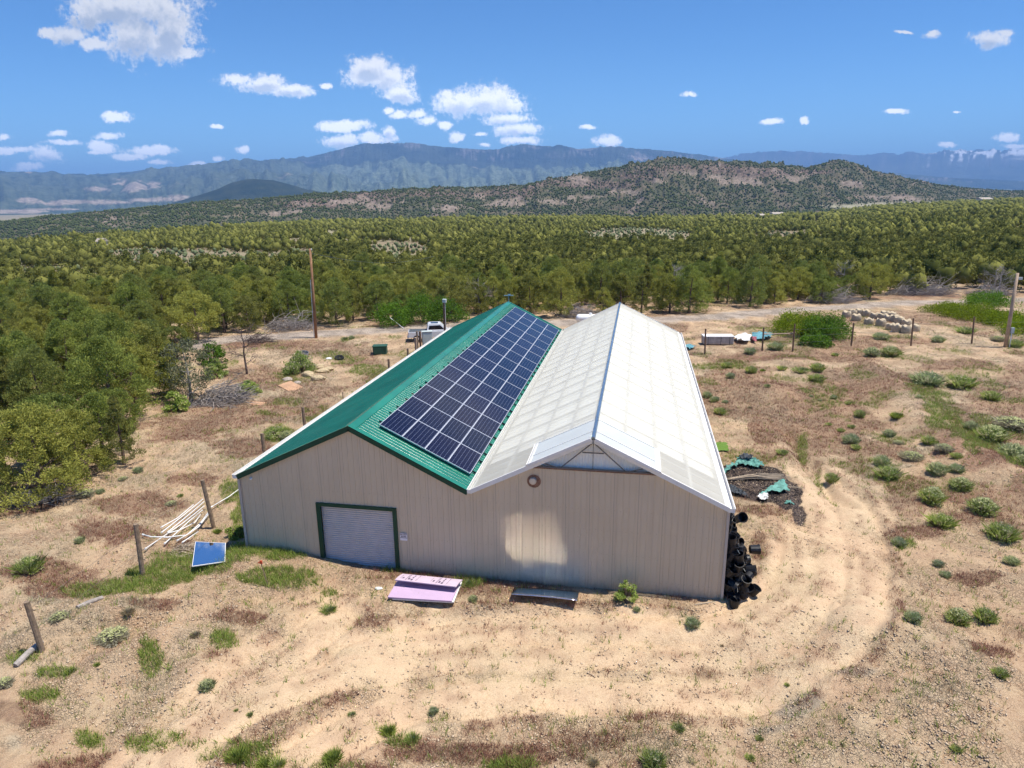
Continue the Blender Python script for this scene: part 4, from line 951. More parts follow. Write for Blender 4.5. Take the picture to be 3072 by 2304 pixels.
for k in (0, 1):
    for (u_, v_, w_, h_) in ((.10, .35, .025, .20), (.16, .45, .008, .7), (.20, .30, .03, .22), (.25, .22, .03, .20), (.25, .48, .022, .18), (.25, .74, .022, .18), (.18, .6, .006, .5), (.33, .5, .004, .8), (.06, .5, .004, .5)):
        u0 = u_ + .5 * k; q = tv[0].lerp(tv[1], u0); r_ = tv[3].lerp(tv[2], u0); c_ = q.lerp(r_, v_) + Vector((0, 0, .03 * sin(pi * v_) + .006)) - o0
        ex = (tv[1] - tv[0]) * w_; ey = (r_ - q) * h_
        mb = MB(); vs = [c_ - ex / 2 - ey / 2, c_ + ex / 2 - ey / 2, c_ + ex / 2 + ey / 2, c_ - ex / 2 + ey / 2]; mb.add(vs + [v - Vector((0, 0, .004)) for v in vs], [(0, 1, 2, 3), (0, 4, 5, 1), (1, 5, 6, 2), (2, 6, 7, 3), (3, 7, 4, 0)]); mb.build('print', 'foam_ink', e)
# galvanised sheet
ms_ = [(1.88, -1.02, .16), (4.45, -1.02, .17), (4.47, -.36, .04), (1.9, -.40, .05)]
zb = max(T1(x, y) for x in (1.9, 3.1, 4.4) for y in (-.9, -.4)) 
n = 12; mb = MB(); zb = max(T1(x, y) for x in (1.9, 3.1, 4.4) for y in (-.9, -.4))
sf = [Vector(FG(1534.3, 1783.3, zb + .36)), Vector(FG(1731.6, 1801.6, zb + .36))]; sb = [Vector(FG(1542.4, 1761, zb + .06)), Vector(FG(1737.7, 1775, zb + .06))]
for i in range(n + 1):
    s_ = i / n
    for j in range(7):
        q = sf[0].lerp(sf[1], s_).lerp(sb[0].lerp(sb[1], s_), j / 6); q.z = sb[0].z + (sf[0].z - sb[0].z) * (1 - (j / 6) ** 1.18) + .03 * sin(pi * s_); mb.v.append(tuple(q))
for i in range(n):
    for j in range(6): k = i * 7 + j; mb.f.append((k, k + 7, k + 8, k + 1))
_ms = mb.build('metal_sheet', 'sheet_metal', smooth=True); _md = _ms.modifiers.new('thick', 'SOLIDIFY'); _md.thickness = .012; _md.offset = 0
tag(_ms, 'shiny galvanised metal sheet lying tilted against the foot of the beige wall', 'metal sheet')
# nursery pots heaped along the right wall
def pot_mesh():
    mb = MB(); mb.lathe([(.0, .0), (.145, .0), (.155, .02), (.185, .33), (.20, .33), (.20, .37), (.185, .37), (.17, .30), (.14, .04), (0, .04)], 14); return mb.mesh('nursery_pot', 'pot')
pm_ = pot_mesh(); tagm = MB().box((0, 0, 0), (.016, .004, .22)).mesh('plant_label', 'label_white')
g = np.random.default_rng(77); npot = 0; zones = {0: 'at the barn corner', 1: 'behind the barn corner', 2: 'far along the greenhouse'}
def add_pot(x, y, z, rot, label, group='black nursery pots heaped beside the greenhouse wall'):
    o = link('nursery_pot', pm_, None, (x, y, z), rot); tag(o, label, 'pot', group)
    return o
yv = .15
while yv < 20.5:
    front = yv < 6; wmax = (1.08 if yv < 1.2 else .95) if front else (.85 if yv < 9 else (.65 if 12 < yv < 20 else .25))
    hmax = (2.15 if front else (1.9 if 12 < yv < 20 else .9))
    x = .20
    while x < wmax:
        ht = hmax * (1 - (x / (wmax + .15)) ** 1.3) + .25; z = T1(min(XR + x, 12), yv) - .02
        while z < ht:
            if x > wmax - .45 or z > ht - .62 or yv < .6:
                tilt = (g.uniform(-.5, .5), g.uniform(-.5, .5), g.uniform(0, 6)) if g.uniform() < .55 else (g.uniform(1.1, 1.9), g.uniform(-.4, .4), g.uniform(0, 6))
                if npot < 285:
                    zn = 0 if yv < 2 else (1 if yv < 9 else 2); lvl = 'top' if z > ht - .62 else 'lower'
                    tl = 'upright' if abs(tilt[0]) < .6 else 'toppled'
                    o = add_pot(XR + .03 + x + g.uniform(-.04, .04), yv + g.uniform(-.08, .08), z + .1, tilt, f'{tl} black nursery pot, {lvl} part of heap, {zones[zn]}', f'{tl} black nursery pots, {lvl} part of the heap {zones[zn]}'); npot += 1
                    if g.uniform() < .35: 
                        l = link('plant_label', tagm, o, (g.uniform(-.1, .1), g.uniform(-.1, .1), .40), (g.uniform(-.9, .9), g.uniform(-.9, .9), g.uniform(0, 3)))
            z += .30
        x += .33
    yv += .36
add_pot(XR + 1.05, .9, 1.75, (0, pi / 2, .12), 'black nursery pot sticking out sideways from the heap at mid height', None)
add_pot(XR + 1.2, .55, T1(XR + 1.2, .55) + .05, (.1, .5, 0), 'tipped black nursery pot at the right foot of the heap', None)
add_pot(XR + .45, -.28, T1(XR + .5, -.3), (0, .05, 0), 'black nursery pot standing alone before the barn corner', None)
add_pot(XR + .42, .2, 3.35, (.9, .5, 0), 'black nursery pot perched on top of the heap beside the gutter end', None)
# long cane on the ground
a = GP(1500, 1308); b_ = GP(1592, 1295); o = MB().tube([(0, 0, .04), b_ - a + Vector((0, 0, .04))], .018, 5).build('cane', 'stick', None, a); tag(o, 'thin tan cane on the ground before the right barn corner', 'cane')

# shade cloth, netting, sticks, turf mat right of the barn
def c8(x, y): return ((2050 + x / 3.4) / S, (1250 + y / 3.4) / S)
def cloth(name, marks, mat, label, cat, h=.06, n=26, seed=1, amp=.09, folds=9.):
    P = [G0(*c8(*m)) for m in marks]; P = np.array(P); cx, cy = P.mean(0); lo, hi = P.min(0), P.max(0)
    xs = np.linspace(lo[0], hi[0], n); ys = np.linspace(lo[1], hi[1], n); mb = MB(); idx = {}
    def inside(x, y):
        c = False; j = len(P) - 1
        for i in range(len(P)):
            if (P[i][1] > y) != (P[j][1] > y) and x < (P[j][0] - P[i][0]) * (y - P[i][1]) / (P[j][1] - P[i][1] + 1e-9) + P[i][0]: c = not c
            j = i
        return c
    sc2 = folds / max(hi - lo)
    def vid(i, j):
        if (i, j) not in idx:
            x, y = xs[i] + .04 * sin(7 * j), ys[j] + .04 * sin(5 * i)
            z = T1(x, y) + h + amp * (float(fbm(np.array([x * sc2 + seed]), np.array([y * sc2 * 2.2]), 3, seed)[0])) 
            idx[(i, j)] = len(mb.v); mb.v.append((x - cx, y - cy, z))
        return idx[(i, j)]
    for i in range(n - 1):
        for j in range(n - 1):
            if inside((xs[i] + xs[i + 1]) / 2, (ys[j] + ys[j + 1]) / 2): mb.f.append((vid(i, j), vid(i + 1, j), vid(i + 1, j + 1), vid(i, j + 1)))
    o = mb.build(name, mat, None, (cx, cy, 0), smooth=False)
    md = o.modifiers.new('thick', 'SOLIDIFY'); md.thickness = .012
    return tag(o, label, cat)
cloth('shade_cloth', [(770, 828), (880, 745), (985, 690), (1030, 700), (1078, 795), (1000, 805), (880, 800), (800, 830)], 'shade_cloth_teal', 'teal shade cloth triangle spread on the black gravel right of the barn', 'shade cloth', .12, 30, 3, .16)
cloth('shade_cloth', [(385, 615), (450, 540), (545, 490), (545, 450), (700, 450), (780, 500), (830, 550), (720, 545), (600, 520), (500, 545), (420, 610)], 'shade_cloth_teal', 'crumpled teal and grey shade cloth ribbon at the upper edge of the black gravel', 'shade cloth', .08, 44, 5, .3, 16)
cloth('shade_cloth', [(560, 460), (640, 445), (700, 470), (690, 505), (620, 500), (570, 490)], 'shade_cloth_dark', 'dark grey bunched cloth on top of the teal ribbon', 'shade cloth', .28, 18, 8, .25, 10)
cloth('netting_roll', [(425, 725), (480, 730), (580, 775), (650, 835), (560, 830), (470, 800), (430, 760)], 'shade_cloth_dark', 'dark grey netting bunched on the black gravel near the barn wall', 'netting', .08, 26, 9, .25, 14)
cloth('plastic_bag', [(755, 850), (800, 820), (850, 825), (870, 855), (820, 875), (770, 865)], 'cloth_white', 'crumpled white plastic bag at the lower tip of the teal cloth', 'bag', .05, 14, 11, .25, 6)
cloth('shade_cloth', [(1030, 880), (1080, 885), (1130, 915), (1090, 915), (1040, 900)], 'shade_cloth_teal', 'small teal cloth scrap at the lower edge of the black gravel', 'shade cloth', .03, 14, 12, .1, 6)
cloth('turf_mat', [(290, 276), (440, 274), (462, 370), (318, 368)], 'turf_green', 'bright green artificial turf mat beside the greenhouse wall', 'mat', .10, 24, 13, .03)
mb = MB(); c0 = GP(*c8(800, 630))
for i in range(40):
    a = GP(*c8(520 + g.uniform(-120, 60), 650 + g.uniform(-12, 8))); b_ = GP(*c8(1000 + g.uniform(-150, 110), 625 + g.uniform(-30, 30))); m_ = (a + b_) / 2
    mb.tube([a - c0 + Vector((0, 0, .05)), m_ - c0 + Vector((0, g.uniform(-.1, .1), .16 + g.uniform(0, .1))), b_ - c0 + Vector((0, 0, .05))], .014, 4, False)
tag(mb.build('cane_bundle', 'stick', None, c0), 'bundle of long tan canes lying across the black gravel', 'canes')
a = GP(*c8(1030, 720)); b_ = GP(*c8(1240, 745)); o = MB().tube([(0, 0, .08), b_ - a + Vector((0, 0, .08))], .018, 5).build('cane', 'stick', None, a); tag(o, 'single tan cane right of the teal cloth triangle', 'cane')

# wrapped pallet, tarps, bulk bags, tank, antenna
b_ = GP(*c7(205, 512)); e = empty('wrapped_pallet', b_ + Vector((.3, .7, 0)), .12, 'long grey wrapped bale with white top behind the right fence', 'bale')
MB().box((0, 0, .5), (3.1, 1.3, .85)).build('load', 'wrapped', e, bevel=.12); 
mb = MB(); mb.box((0, 0, .93), (3.15, 1.35, .10)); mb.build('white_cover', 'cloth_white', e, bevel=.04)
for x in (-1.1, .2, 1.1): MB().box((x, -.0, .5), (.05, 1.34, .9)).build('strap', 'shade_cloth_dark', e)
for i, (m, mt, l) in enumerate(((((330, 470), (400, 450), (440, 470), (420, 510), (350, 505)), 'cloth_white', 'crumpled white tarp on the ground right of the wrapped bale'), (((440, 455), (500, 448), (585, 455), (560, 475), (490, 485), (450, 480)), 'tarp_blue', 'crumpled blue green tarp beside the white one behind the fence'), (((440, 480), (470, 478), (475, 505), (450, 500)), 'tarp_red', 'small red cloth between the white and blue tarps'))):
    mm = [((c7(*q)[0] * S - 2050) * 3.4, (c7(*q)[1] * S - 1250) * 3.4) for q in m]; cloth('tarp', mm, mt, l, 'tarp', .15, 16, 30 + i, .5, 7)
mm = [((c7(*q)[0] * S - 2050) * 3.4, (c7(*q)[1] * S - 1250) * 3.4) for q in ((0, 530), (40, 515), (85, 530), (40, 545))]; cloth('tarp', mm, 'tarp_blue', 'teal net tangle on the grass behind the greenhouse corner', 'tarp', .08, 14, 40, .3, 6)
def bag_mesh(seed):
    import bmesh
    bm = bmesh.new(); n, m = 28, 14; V = []
    for j in range(m + 1):
        t = j / m; z = t * .95
        for i in range(n):
            a = 2 * pi * i / n; sq = (abs(cos(a)) ** 4 + abs(sin(a)) ** 4) ** -.25
            r = .52 * (.86 + .14 * sq) * (1 + .07 * sin(pi * min(t * 1.2, 1))) * (1 - .1 * (t > .8) * (t - .8) * 5)
            r *= 1 + .05 * (float(vn(np.array([a * 2.5 + seed]), np.array([t * 9]), seed)[0]) - .5) + .02 * sin(t * 40 + 2 * a)
            zz_ = z + (.10 * cos(4 * a) + .12 * (float(vn(np.array([a * 3 + seed]), np.array([1.]), seed + 3)[0]) - .3)) * max(0, t - .75) * 4
            V.append(bm.verts.new((r * cos(a), r * sin(a), zz_)))
    W = []
    for i in range(n): a = 2 * pi * i / n; W.append(bm.verts.new((.30 * cos(a), .30 * sin(a), .74 + .08 * (float(vn(np.array([a * 2.]), np.array([3. + seed]), seed)[0])))))
    for j in range(m):
        for i in range(n): bm.faces.new((V[j * n + i], V[j * n + (i + 1) % n], V[(j + 1) * n + (i + 1) % n], V[(j + 1) * n + i]))
    for i in range(n): bm.faces.new((V[m * n + i], V[m * n + (i + 1) % n], W[(i + 1) % n], W[i]))
    bm.faces.new(W)
    me = bpy.data.meshes.new('bulk_bag'); bm.to_mesh(me); bm.free(); me.materials.append(MATS['bag_weave']); me.polygons.foreach_set('use_smooth', [True] * len(me.polygons)); return me
BM_ = [bag_mesh(s_) for s_ in (1, 2, 3)]
def cB(x, y): return ((2500 + x / 5.53) / S, (880 + y / 5.53) / S)
BAGS = [(395, 460, 'front'), (610, 520, 'front'), (800, 548, 'front'), (975, 610, 'front'), (1070, 640, 'front'), (1235, 665, 'front'), (1370, 632, 'right'), (230, 400, 'back'), (330, 380, 'back'), (450, 375, 'back'), (560, 385, 'back'),
        (700, 430, 'back'), (830, 440, 'back'), (930, 470, 'back'), (1040, 480, 'back'), (1110, 520, 'back'), (1230, 545, 'back'), (870, 400, 'rear'), (980, 420, 'rear')]
ordn = ['leftmost', 'second', 'third', 'fourth', 'fifth', 'sixth', 'seventh', 'eighth', 'ninth', 'tenth']
for i, (x, y, rw) in enumerate(BAGS):
    same = sorted([b_ for b_ in BAGS if b_[2] == rw]); k = same.index(BAGS[i]); p = GP(*cB(x, y)); p = p + Vector((0, .45, 0))
    o = link('bulk_bag', BM_[i % 3], None, (p.x, p.y, T1(p.x, p.y) - .02), (rnd.uniform(-.05, .05), rnd.uniform(-.05, .05), rnd.uniform(0, 3)))
    o.scale = (1, 1, rnd.uniform(.68, .9)) if rw != 'rear' else (1, 1, .8)
    l = {'front': f'{ordn[k]} beige bulk bag from the left in the front row right of the green bush', 'right': 'beige bulk bag standing behind the fence post at the right end of the rows', 'back': f'{ordn[k]} beige bulk bag from the left in the back row right of the green bush', 'rear': f'{"left" if k == 0 else "right"} one of the two ragged open bulk bags behind the back row'}[rw]
    tag(o, l, 'bulk bag', 'beige bulk bags beyond the right fence')
p = GP(*cB(960, 610)); o = MB().tube([(-.4, -.3, 0), (.5, .1, .9)], .035, 6).build('white_stake', 'pvc', None, p + Vector((0, -.8, 0))); tag(o, 'white stake leaning on the front row of bulk bags', 'stake')
p = FP(1745, 978); e = empty('propane_tank', p + Vector((1.0, .5, 0)), .05, 'white cylindrical propane tank behind the valley of the barn roofs', 'tank')
mb = MB(); mb.lathe([(0, -1.75), (.28, -1.70), (.47, -1.55), (.52, -1.3), (.52, 1.3), (.47, 1.55), (.28, 1.70), (0, 1.75)], 24, (0, 0, .85), Matrix.Rotation(pi / 2, 3, 'Y')); mb.build('vessel', 'tank_white', e, smooth=True)
for x in (-1.1, 1.1): MB().box((x, 0, .2), (.15, .7, .5)).build('foot', 'concrete', e)
MB().lathe([(0, 0), (.18, 0), (.18, .16), (0, .22)], 14, (0, 0, 1.34)).build('valve_dome', 'tank_white', e)
q = Vector((-W2 + .1, LB - .1, H + RH)); e = empty('roof_antenna', q, .2, 'small blue grey antenna on the far end of the green roof ridge', 'antenna')
MB().tube([(0, 0, -.1), (0, 0, .62)], .02, 6).build('mast', 'antenna_blue', e); mb = MB(); mb.bar((-.42, 0, .6), (.42, 0, .6), .05)
for x in (-.35, -.15, .1, .3): mb.bar((x, -.25, .6), (x, .25, .6), .02)
mb.box((.05, 0, .66), (.22, .1, .1)); mb.build('boom', 'antenna_blue', e)
# far houses
for i, (x, y, w_, d_, h_, l) in enumerate(((226, 557, 3, 2.5, 3.4, 'tiny pale shed among the trees at the far left clearing'), (1677, 479, 14, 9, 4.5, 'low pale house on the far plain left of the conical hill'), (2122, 447, 26, 12, 6, 'long tan roofed house at the far right edge of the wood'), (1640, 477, 12, 8, 4, 'distant white building in the strip of meadow below the ridge'))):
    d = ray(x * S, y * S); dist = (330, 900, 1250, 800)[i]; k = dist / math.hypot(d[0], d[1]); q = CAM + d * k
    z0 = T1(q[0], q[1]); e = empty('farm_house', (q[0], q[1], max(z0, q[2] - h_)), .3 * i, l, 'house')
    MB().box((0, 0, h_ * .3), (w_, d_, h_ * .6 + 4)).build('wall', 'stucco', e)
    mb = MB(); zt = h_ * .6 + 2; mb.add([(-w_ / 2 - .4, -d_ / 2 - .4, zt), (w_ / 2 + .4, -d_ / 2 - .4, zt), (w_ / 2 + .4, d_ / 2 + .4, zt), (-w_ / 2 - .4, d_ / 2 + .4, zt), (-w_ / 2 - .4, 0, zt + h_ * .4), (w_ / 2 + .4, 0, zt + h_ * .4)], [(0, 1, 5, 4), (2, 3, 4, 5), (0, 4, 3), (1, 2, 5), (0, 3, 2, 1)]); mb.build('roof', 'tin_roof', e)
    MB().box((0, -d_ / 2 - .05, h_ * .3 + 1), (w_ * .12, .1, h_ * .3)).build('window', 'car_glass', e)
# ------------------------------------------------------------------ shrubs one can count
def F7(L): return [(c7(x, y)[0], c7(x, y)[1], w / 2.1644 / S, k) for x, y, w, k in L]
def F9(L): return [((2500 + x / 3.867) / S, (1450 + y / 3.867) / S, w / 3.867 / S, k) for x, y, w, k in L]
def F6(L): return [(c6(x, y)[0], c6(x, y)[1], w / 2.458 / S, k) for x, y, w, k in L]
SH = F7([(285, 655, 85, 'R1'), (440, 690, 90, 'R1'), (515, 680, 50, 'T0'), (640, 670, 90, 'T3'), (760, 690, 150, 'T3'), (870, 680, 100, 'R1'), (305, 725, 70, 'R3'), (865, 745, 110, 'R1'), (545, 780, 60, 'T3'), (155, 850, 75, 'R3'),
 (195, 880, 65, 'R1'), (272, 885, 50, 'R3'), (237, 955, 75, 'R1'), (1225, 580, 110, 'R2'), (1345, 580, 125, 'R0'), (985, 580, 60, 'T3'), (600, 540, 120, 'R3'), (1650, 490, 85, 'R2'), (1280, 470, 115, 'R3'), (1585, 765, 210, 'R3'),
 (1800, 780, 190, 'R1'), (1527, 855, 45, 'R2'), (2000, 860, 120, 'R1'), (975, 858, 50, 'R3'), (1070, 893, 40, 'R1'), (1145, 975, 80, 'R1'), (945, 1028, 60, 'T3'), (1022, 1070, 50, 'R1'), (1090, 1045, 70, 'T3'), (1380, 995, 110, 'T0'),
 (1333, 1100, 85, 'R2'), (1090, 1145, 120, 'R3'), (1118, 1185, 70, 'R1'), (1395, 1150, 75, 'R4'), (1590, 1150, 95, 'R1'), (1290, 1290, 110, 'R3'), (1330, 1370, 170, 'R1'), (1645, 1345, 135, 'R2'), (1772, 1330, 100, 'R3'), (1772, 1240, 70, 'R1'),
 (1862, 1060, 90, 'R2'), (2000, 1130, 200, 'R0'), (2140, 1040, 240, 'R4'), (2140, 1240, 180, 'R2'), (2200, 1290, 110, 'R0'), (640, 1215, 110, 'T3'), (960, 1395, 100, 'R1'), (1640, 1160, 60, 'T0'), (1690, 1210, 120, 'R4'), (1480, 1250, 160, 'R4'),
 (830, 845, 30, 'R3'), (885, 870, 40, 'R4'), (1830, 430, 150, 'T3'), (2040, 480, 90, 'R4'), (2150, 520, 100, 'R1'), (430, 920, 45, 'T2')]) + \
 F9([(1140, 225, 300, 'R0'), (1730, 330, 330, 'R0'), (1250, 490, 300, 'R1'), (1950, 640, 340, 'R1'), (760, 720, 175, 'R3'), (1215, 960, 130, 'R3'), (1300, 1080, 130, 'R3'), (920, 1610, 200, 'R3'), (1440, 1620, 280, 'R0'), (1760, 1590, 240, 'R1'), (2060, 930, 170, 'R2'), (880, 1050, 60, 'T3'), (1480, 60, 260, 'R0')]) + \
 F6([(215, 770, 190, 'R1'), (590, 560, 75, 'R2'), (1265, 280, 95, 'R4'), (1330, 222, 65, 'T3'), (630, 215, 150, 'R4'), (740, 195, 65, 'R3'), (905, 95, 80, 'R4'), (1020, 40, 80, 'R3'), (1530, 1640, 130, 'R2'), (1440, 1250, 100, 'T2'), (520, 1520, 90, 'T0'), (715, 1465, 60, 'T0'), (1250, 1500, 60, 'T3'), (440, 1130, 150, 'R4'), (830, 1270, 250, 'R4'), (30, 1610, 130, 'R4'), (960, 1150, 120, 'T2')]) + \
 [(1375, 1318, 18, 'R2'), (1495, 1352, 40, 'R3'), (1022, 1298, 24, 'R2'), (838, 1583, 52, 'T0'), (890, 1600, 48, 'T3'), (937, 1538, 26, 'R3'), (1465, 1576, 42, 'T3'), (1410, 1652, 60, 'R1'), (1640, 1598, 24, 'T3'), (1620, 1640, 30, 'T3'), (2065, 1622, 26, 'T3'), (2160, 1460, 30, 'R1'),
  (710, 1322, 50, 'T3'), (1555, 895, 30, 'R1'), (1545, 865, 22, 'R3'), (512, 1640, 60, 'T0'), (600, 1655, 50, 'T3'), (720, 1640, 60, 'T0'), (575, 1655, 50, 'T0'), (520, 1640, 40, 'T0'), (760, 1545, 26, 'T3'), (540, 1545, 20, 'T3'), (510, 1535, 14, 'T3'), (1700, 1480, 16, 'T3'), (1762, 1500, 14, 'T3'), (1280, 1650, 40, 'T2'), (620, 950, 34, 'R2'), (655, 935, 24, 'R0'),
  (1010, 1265, 36, 'T3'), (1560, 1395, 14, 'T2'), (870, 700, 24, 'T3'), (745, 735, 24, 'T3'), (760, 733, 16, 'R3'), (1680, 750, 30, 'T3'), (1620, 765, 30, 'R3'), (470, 1150, 26, 'T0'), (760, 865, 20, 'T3'), (820, 835, 18, 'R3'), (515, 862, 22, 'R1'), (705, 1000, 22, 'T3')]
def zone(x, y):
    if x < 545 and y > 1290: return 'in the left foreground'
    if x < 560 and y > 1000: return 'around the left fence posts'
    if x < 860 and y <= 1000: return 'in the weeds left of the barn'
    if y > 1500: return 'along the bottom edge'
    if x < 1590 and y > 1180: return 'in front of the beige wall'
    if y < 790: return 'near the right fence'
    if x < 1720 and y < 1100: return 'between greenhouse and dirt track'
    if y < 1010: return 'on the upper right bank'
    return 'on the right slope'
KIND = {'R0': ('flowering green rabbitbrush', 'rabbitbrush', 'R', 0), 'R1': ('plain green rabbitbrush', 'rabbitbrush', 'R', 1), 'R2': ('blue green flowering rabbitbrush', 'rabbitbrush', 'R', 2), 'R3': ('dull blue green brush', 'rabbitbrush', 'R', 3), 'R4': ('pale dry straw coloured brush', 'dry_shrub', 'R', 4),
        'T0': ('bright green grass clump', 'grass_clump', 'T', 0), 'T1': ('grey green grass clump', 'grass_clump', 'T', 1), 'T2': ('dry tan grass clump', 'grass_clump', 'T', 2), 'T3': ('fresh green weed clump', 'grass_clump', 'T', 3)}
from collections import defaultdict
bins = defaultdict(list)
for s_ in SH: bins[(zone(s_[0], s_[1]), s_[3])].append(s_)
ORD = ordn + ['eleventh', 'twelfth', 'thirteenth', 'fourteenth', 'fifteenth']
nsh = 0
for (zn, kd), L in bins.items():
    L.sort(); desc, nm, fam, ix = KIND[kd]
    for k, (x, y, w, _) in enumerate(L):
        p = GP(x, y); dist = math.hypot(p.x - CAM[0], p.y - CAM[1]); slant = math.sqrt(dist ** 2 + 200); width = w * S / FOC * slant * .8
        if fam == 'R':
            s_ = width / 1.12; t = empty(nm, p - Vector((0, 0, .03)), rnd.uniform(0, 6)); s_ = s_ * 1.15; t.scale = (s_, s_, min(s_, .45 + .55 * s_) * rnd.uniform(.9, 1.2) * (.55 if kd == 'R4' else 1))
            st, fo, bl = RABBIT[ix]; link('stems', st, t); link('foliage', fo, t)
            if bl is not None: tag(link('blooms', bl, t), kind='stuff')
        else:
            s_ = width / .75; t = link(nm, TUFT[ix], None, p - Vector((0, 0, .02)), (0, 0, rnd.uniform(0, 6))); t.scale = (s_, s_, min(s_, .6 + .5 * s_) * rnd.uniform(.8, 1.1))
        o_txt = '' if len(L) == 1 else (', leftmost' if k == 0 else (', rightmost' if k == len(L) - 1 else f', {ORD[k]} from left'))
        tag(t, f'{desc} {zn}{o_txt}', 'grass clump' if fam == 'T' else 'shrub', 'plants ' + zn); nsh += 1
# leafy bushes
def bush(marks, R_, H_, mat, label, seed, nc=150, npc=60, size=.14, name='leafy_bush', group=None, dy=0):
    p = marks if isinstance(marks, Vector) else GP(*marks)
    t = empty(name, p + Vector((0, dy, -.05)), 0, label, 'bush', group); link('foliage', bushmesh(seed, R_, H_, nc, npc, size, mat), t)
    mb = MB(); g2 = np.random.default_rng(seed)
    for i in range(14): a = g2.uniform(0, 2 * pi); mb.tube([(.05 * cos(a), .05 * sin(a), -.1), (R_ * .35 * cos(a), R_ * .35 * sin(a), H_ * .45), (R_ * .6 * cos(a), R_ * .6 * sin(a), H_ * .75)], [.04, .03, .012], 5, False)
    mb.build('stem', 'bark', t); return t
bush((838, 708), 2.3, 3.1, 'bright_leaf', 'bright green thicket mound left of the light post, leftmost part', 401, dy=1.5)
bush((900, 704), 2.9, 3.9, 'bright_leaf', 'tall bright green bush in the middle of the thicket behind the pickup', 402, 190, dy=2.5)
bush((952, 702), 2.3, 3.2, 'bright_leaf', 'bright green bush right of the light post at the end of the thicket', 403, dy=2.5)
bush((640, 808), 1.35, 1.9, 'brush_green', 'round green bush beside the corrugated tub', 404, 90, dy=.8)
bush((1735, 728), 3.1, 2.7, 'yellow_leaf', 'olive green left part of the big bush before the bulk bags', 405, 200, dy=2)
bush((1790, 735), 2.6, 2.8, 'bright_leaf', 'bright green right part of the big bush beside the bulk bags', 406, 200, dy=2)
bush((1765, 745), 1.5, 1.3, 'bright_leaf', 'low green bush at the front foot of the big bush', 407, 80)
bush((2060, 676), 3.0, 1.2, 'yellow_leaf', 'leftmost low yellow green bush near the right pole', 408, 150)
bush((2110, 690), 3.4, 1.7, 'yellow_leaf', 'largest yellow green bush left of the pale utility pole', 409, 200)
bush((2170, 700), 3.0, 1.5, 'yellow_leaf', 'yellow green bush directly behind the pale utility pole', 410, 170)
bush((2130, 660), 3.0, 1.9, 'bright_leaf', 'yellow green bush at the back of the patch near the right pole', 411, 150)
bush((2215, 718), 2.4, 1.5, 'yellow_leaf', 'yellow green bush at the right edge of the photo', 412, 140)
bush((312, 838), 1.3, 2.2, 'bright_leaf', 'small bright green sapling among the dark trees on the left', 413, 60, name='sapling', dy=1)
bush((470, 815), 1.0, 1.6, 'brush_green', 'light green bush between the grey tree and the dead tree', 414, 60)
bush((535, 850), .9, 1.1, 'brush_green', 'green bush right of the dead tree trunk', 415, 50)
bush((445, 790), 1.2, 2.4, 'bright_leaf', 'bright green leaves showing right of the grey green tree', 416, 60, dy=1)
bush((385, 885), .8, 1.5, 'brush_green', 'small low green juniper bush before the grey green tree', 417, 60)
bush((1353, 1300), .42, .95, 'brush_green', 'fresh green bush growing against the beige wall of the barn', 418, 40, 50, .07)
bush((515, 1160), .55, .6, 'grass_green', 'bright green weeds at the shaded left foot of the barn', 419, 40, 50, .08)
bush((600, 945), .8, .8, 'brush_green', 'green bush beside the fence post left of the roof edge', 420, 60, 50, .09)
# dead tree, brush piles
def dead_tree(p, H_, seed, label, mat='dark_dead_wood', group=None):
    g2 = np.random.default_rng(seed); t = empty('dead_tree', p, 0, label, 'dead tree', group); tb = MB(); br = MB()
    pts = [Vector((.06 * sin(2 * i), .05 * cos(3 * i), -.2 + (H_ + .2) * i / 6)) for i in range(7)]; tb.tube(pts, [.09 * (1.15 - i / 6) + .01 for i in range(7)], 7)
    def grow(b_, d_, l, r, dep):
        e1 = b_ + d_ * l * .5 + Vector(g2.normal(0, .06 * l, 3)); e2 = b_ + d_ * l + Vector(g2.normal(0, .1 * l, 3)) + Vector((0, 0, .1 * l))
        br.tube([b_, e1, e2], [r, r * .75, r * .4], 4, False)
        if dep:
            for _ in range(4):
                nd = (d_ + Vector(g2.normal(0, .6, 3))).normalized(); grow(e1.lerp(e2, g2.uniform(0, 1)), nd, l * g2.uniform(.45, .7), r * .5, dep - 1)
    for i in range(20):
        t_ = g2.uniform(.2, .95); a = g2.uniform(0, 2 * pi); b_ = pts[int(t_ * 6)].lerp(pts[min(int(t_ * 6) + 1, 6)], .5)
        grow(b_, Vector((cos(a), sin(a), .35)).normalized(), H_ * .36 * (1.15 - t_ * .7), .028, 2)
    tb.build('trunk', mat, t); br.build('branches', mat, t); return t
dead_tree(GP(533, 808), 4.2, 3, 'bare dark dead tree standing on the red weeds left of the barn')
dead_tree(GP(2165, 655) + Vector((0, 3, 0)), 4.6, 4, 'bare grey leafless tree rising behind the right utility pole', 'dead_wood', None)
dead_tree(GP(2185, 655) + Vector((1, 6, 0)), 4.4, 14, 'bare grey leafless tree at the right edge of the photo', 'dead_wood', None)
dead_tree(GP(1830, 640) + Vector((0, 3, 0)), 5.2, 5, 'half dead tree with bare limbs behind the big green bush', 'dead_wood', None)
dead_tree(GP(1455, 668) + Vector((0, 3, 0)), 5.4, 15, 'grey dead snag among the trees straight behind the greenhouse ridge', 'dead_wood')
dead_tree(GP(1020, 688) + Vector((0, 4, 0)), 5.0, 16, 'grey dead snag among the trees behind the green roof ridge', 'dead_wood')
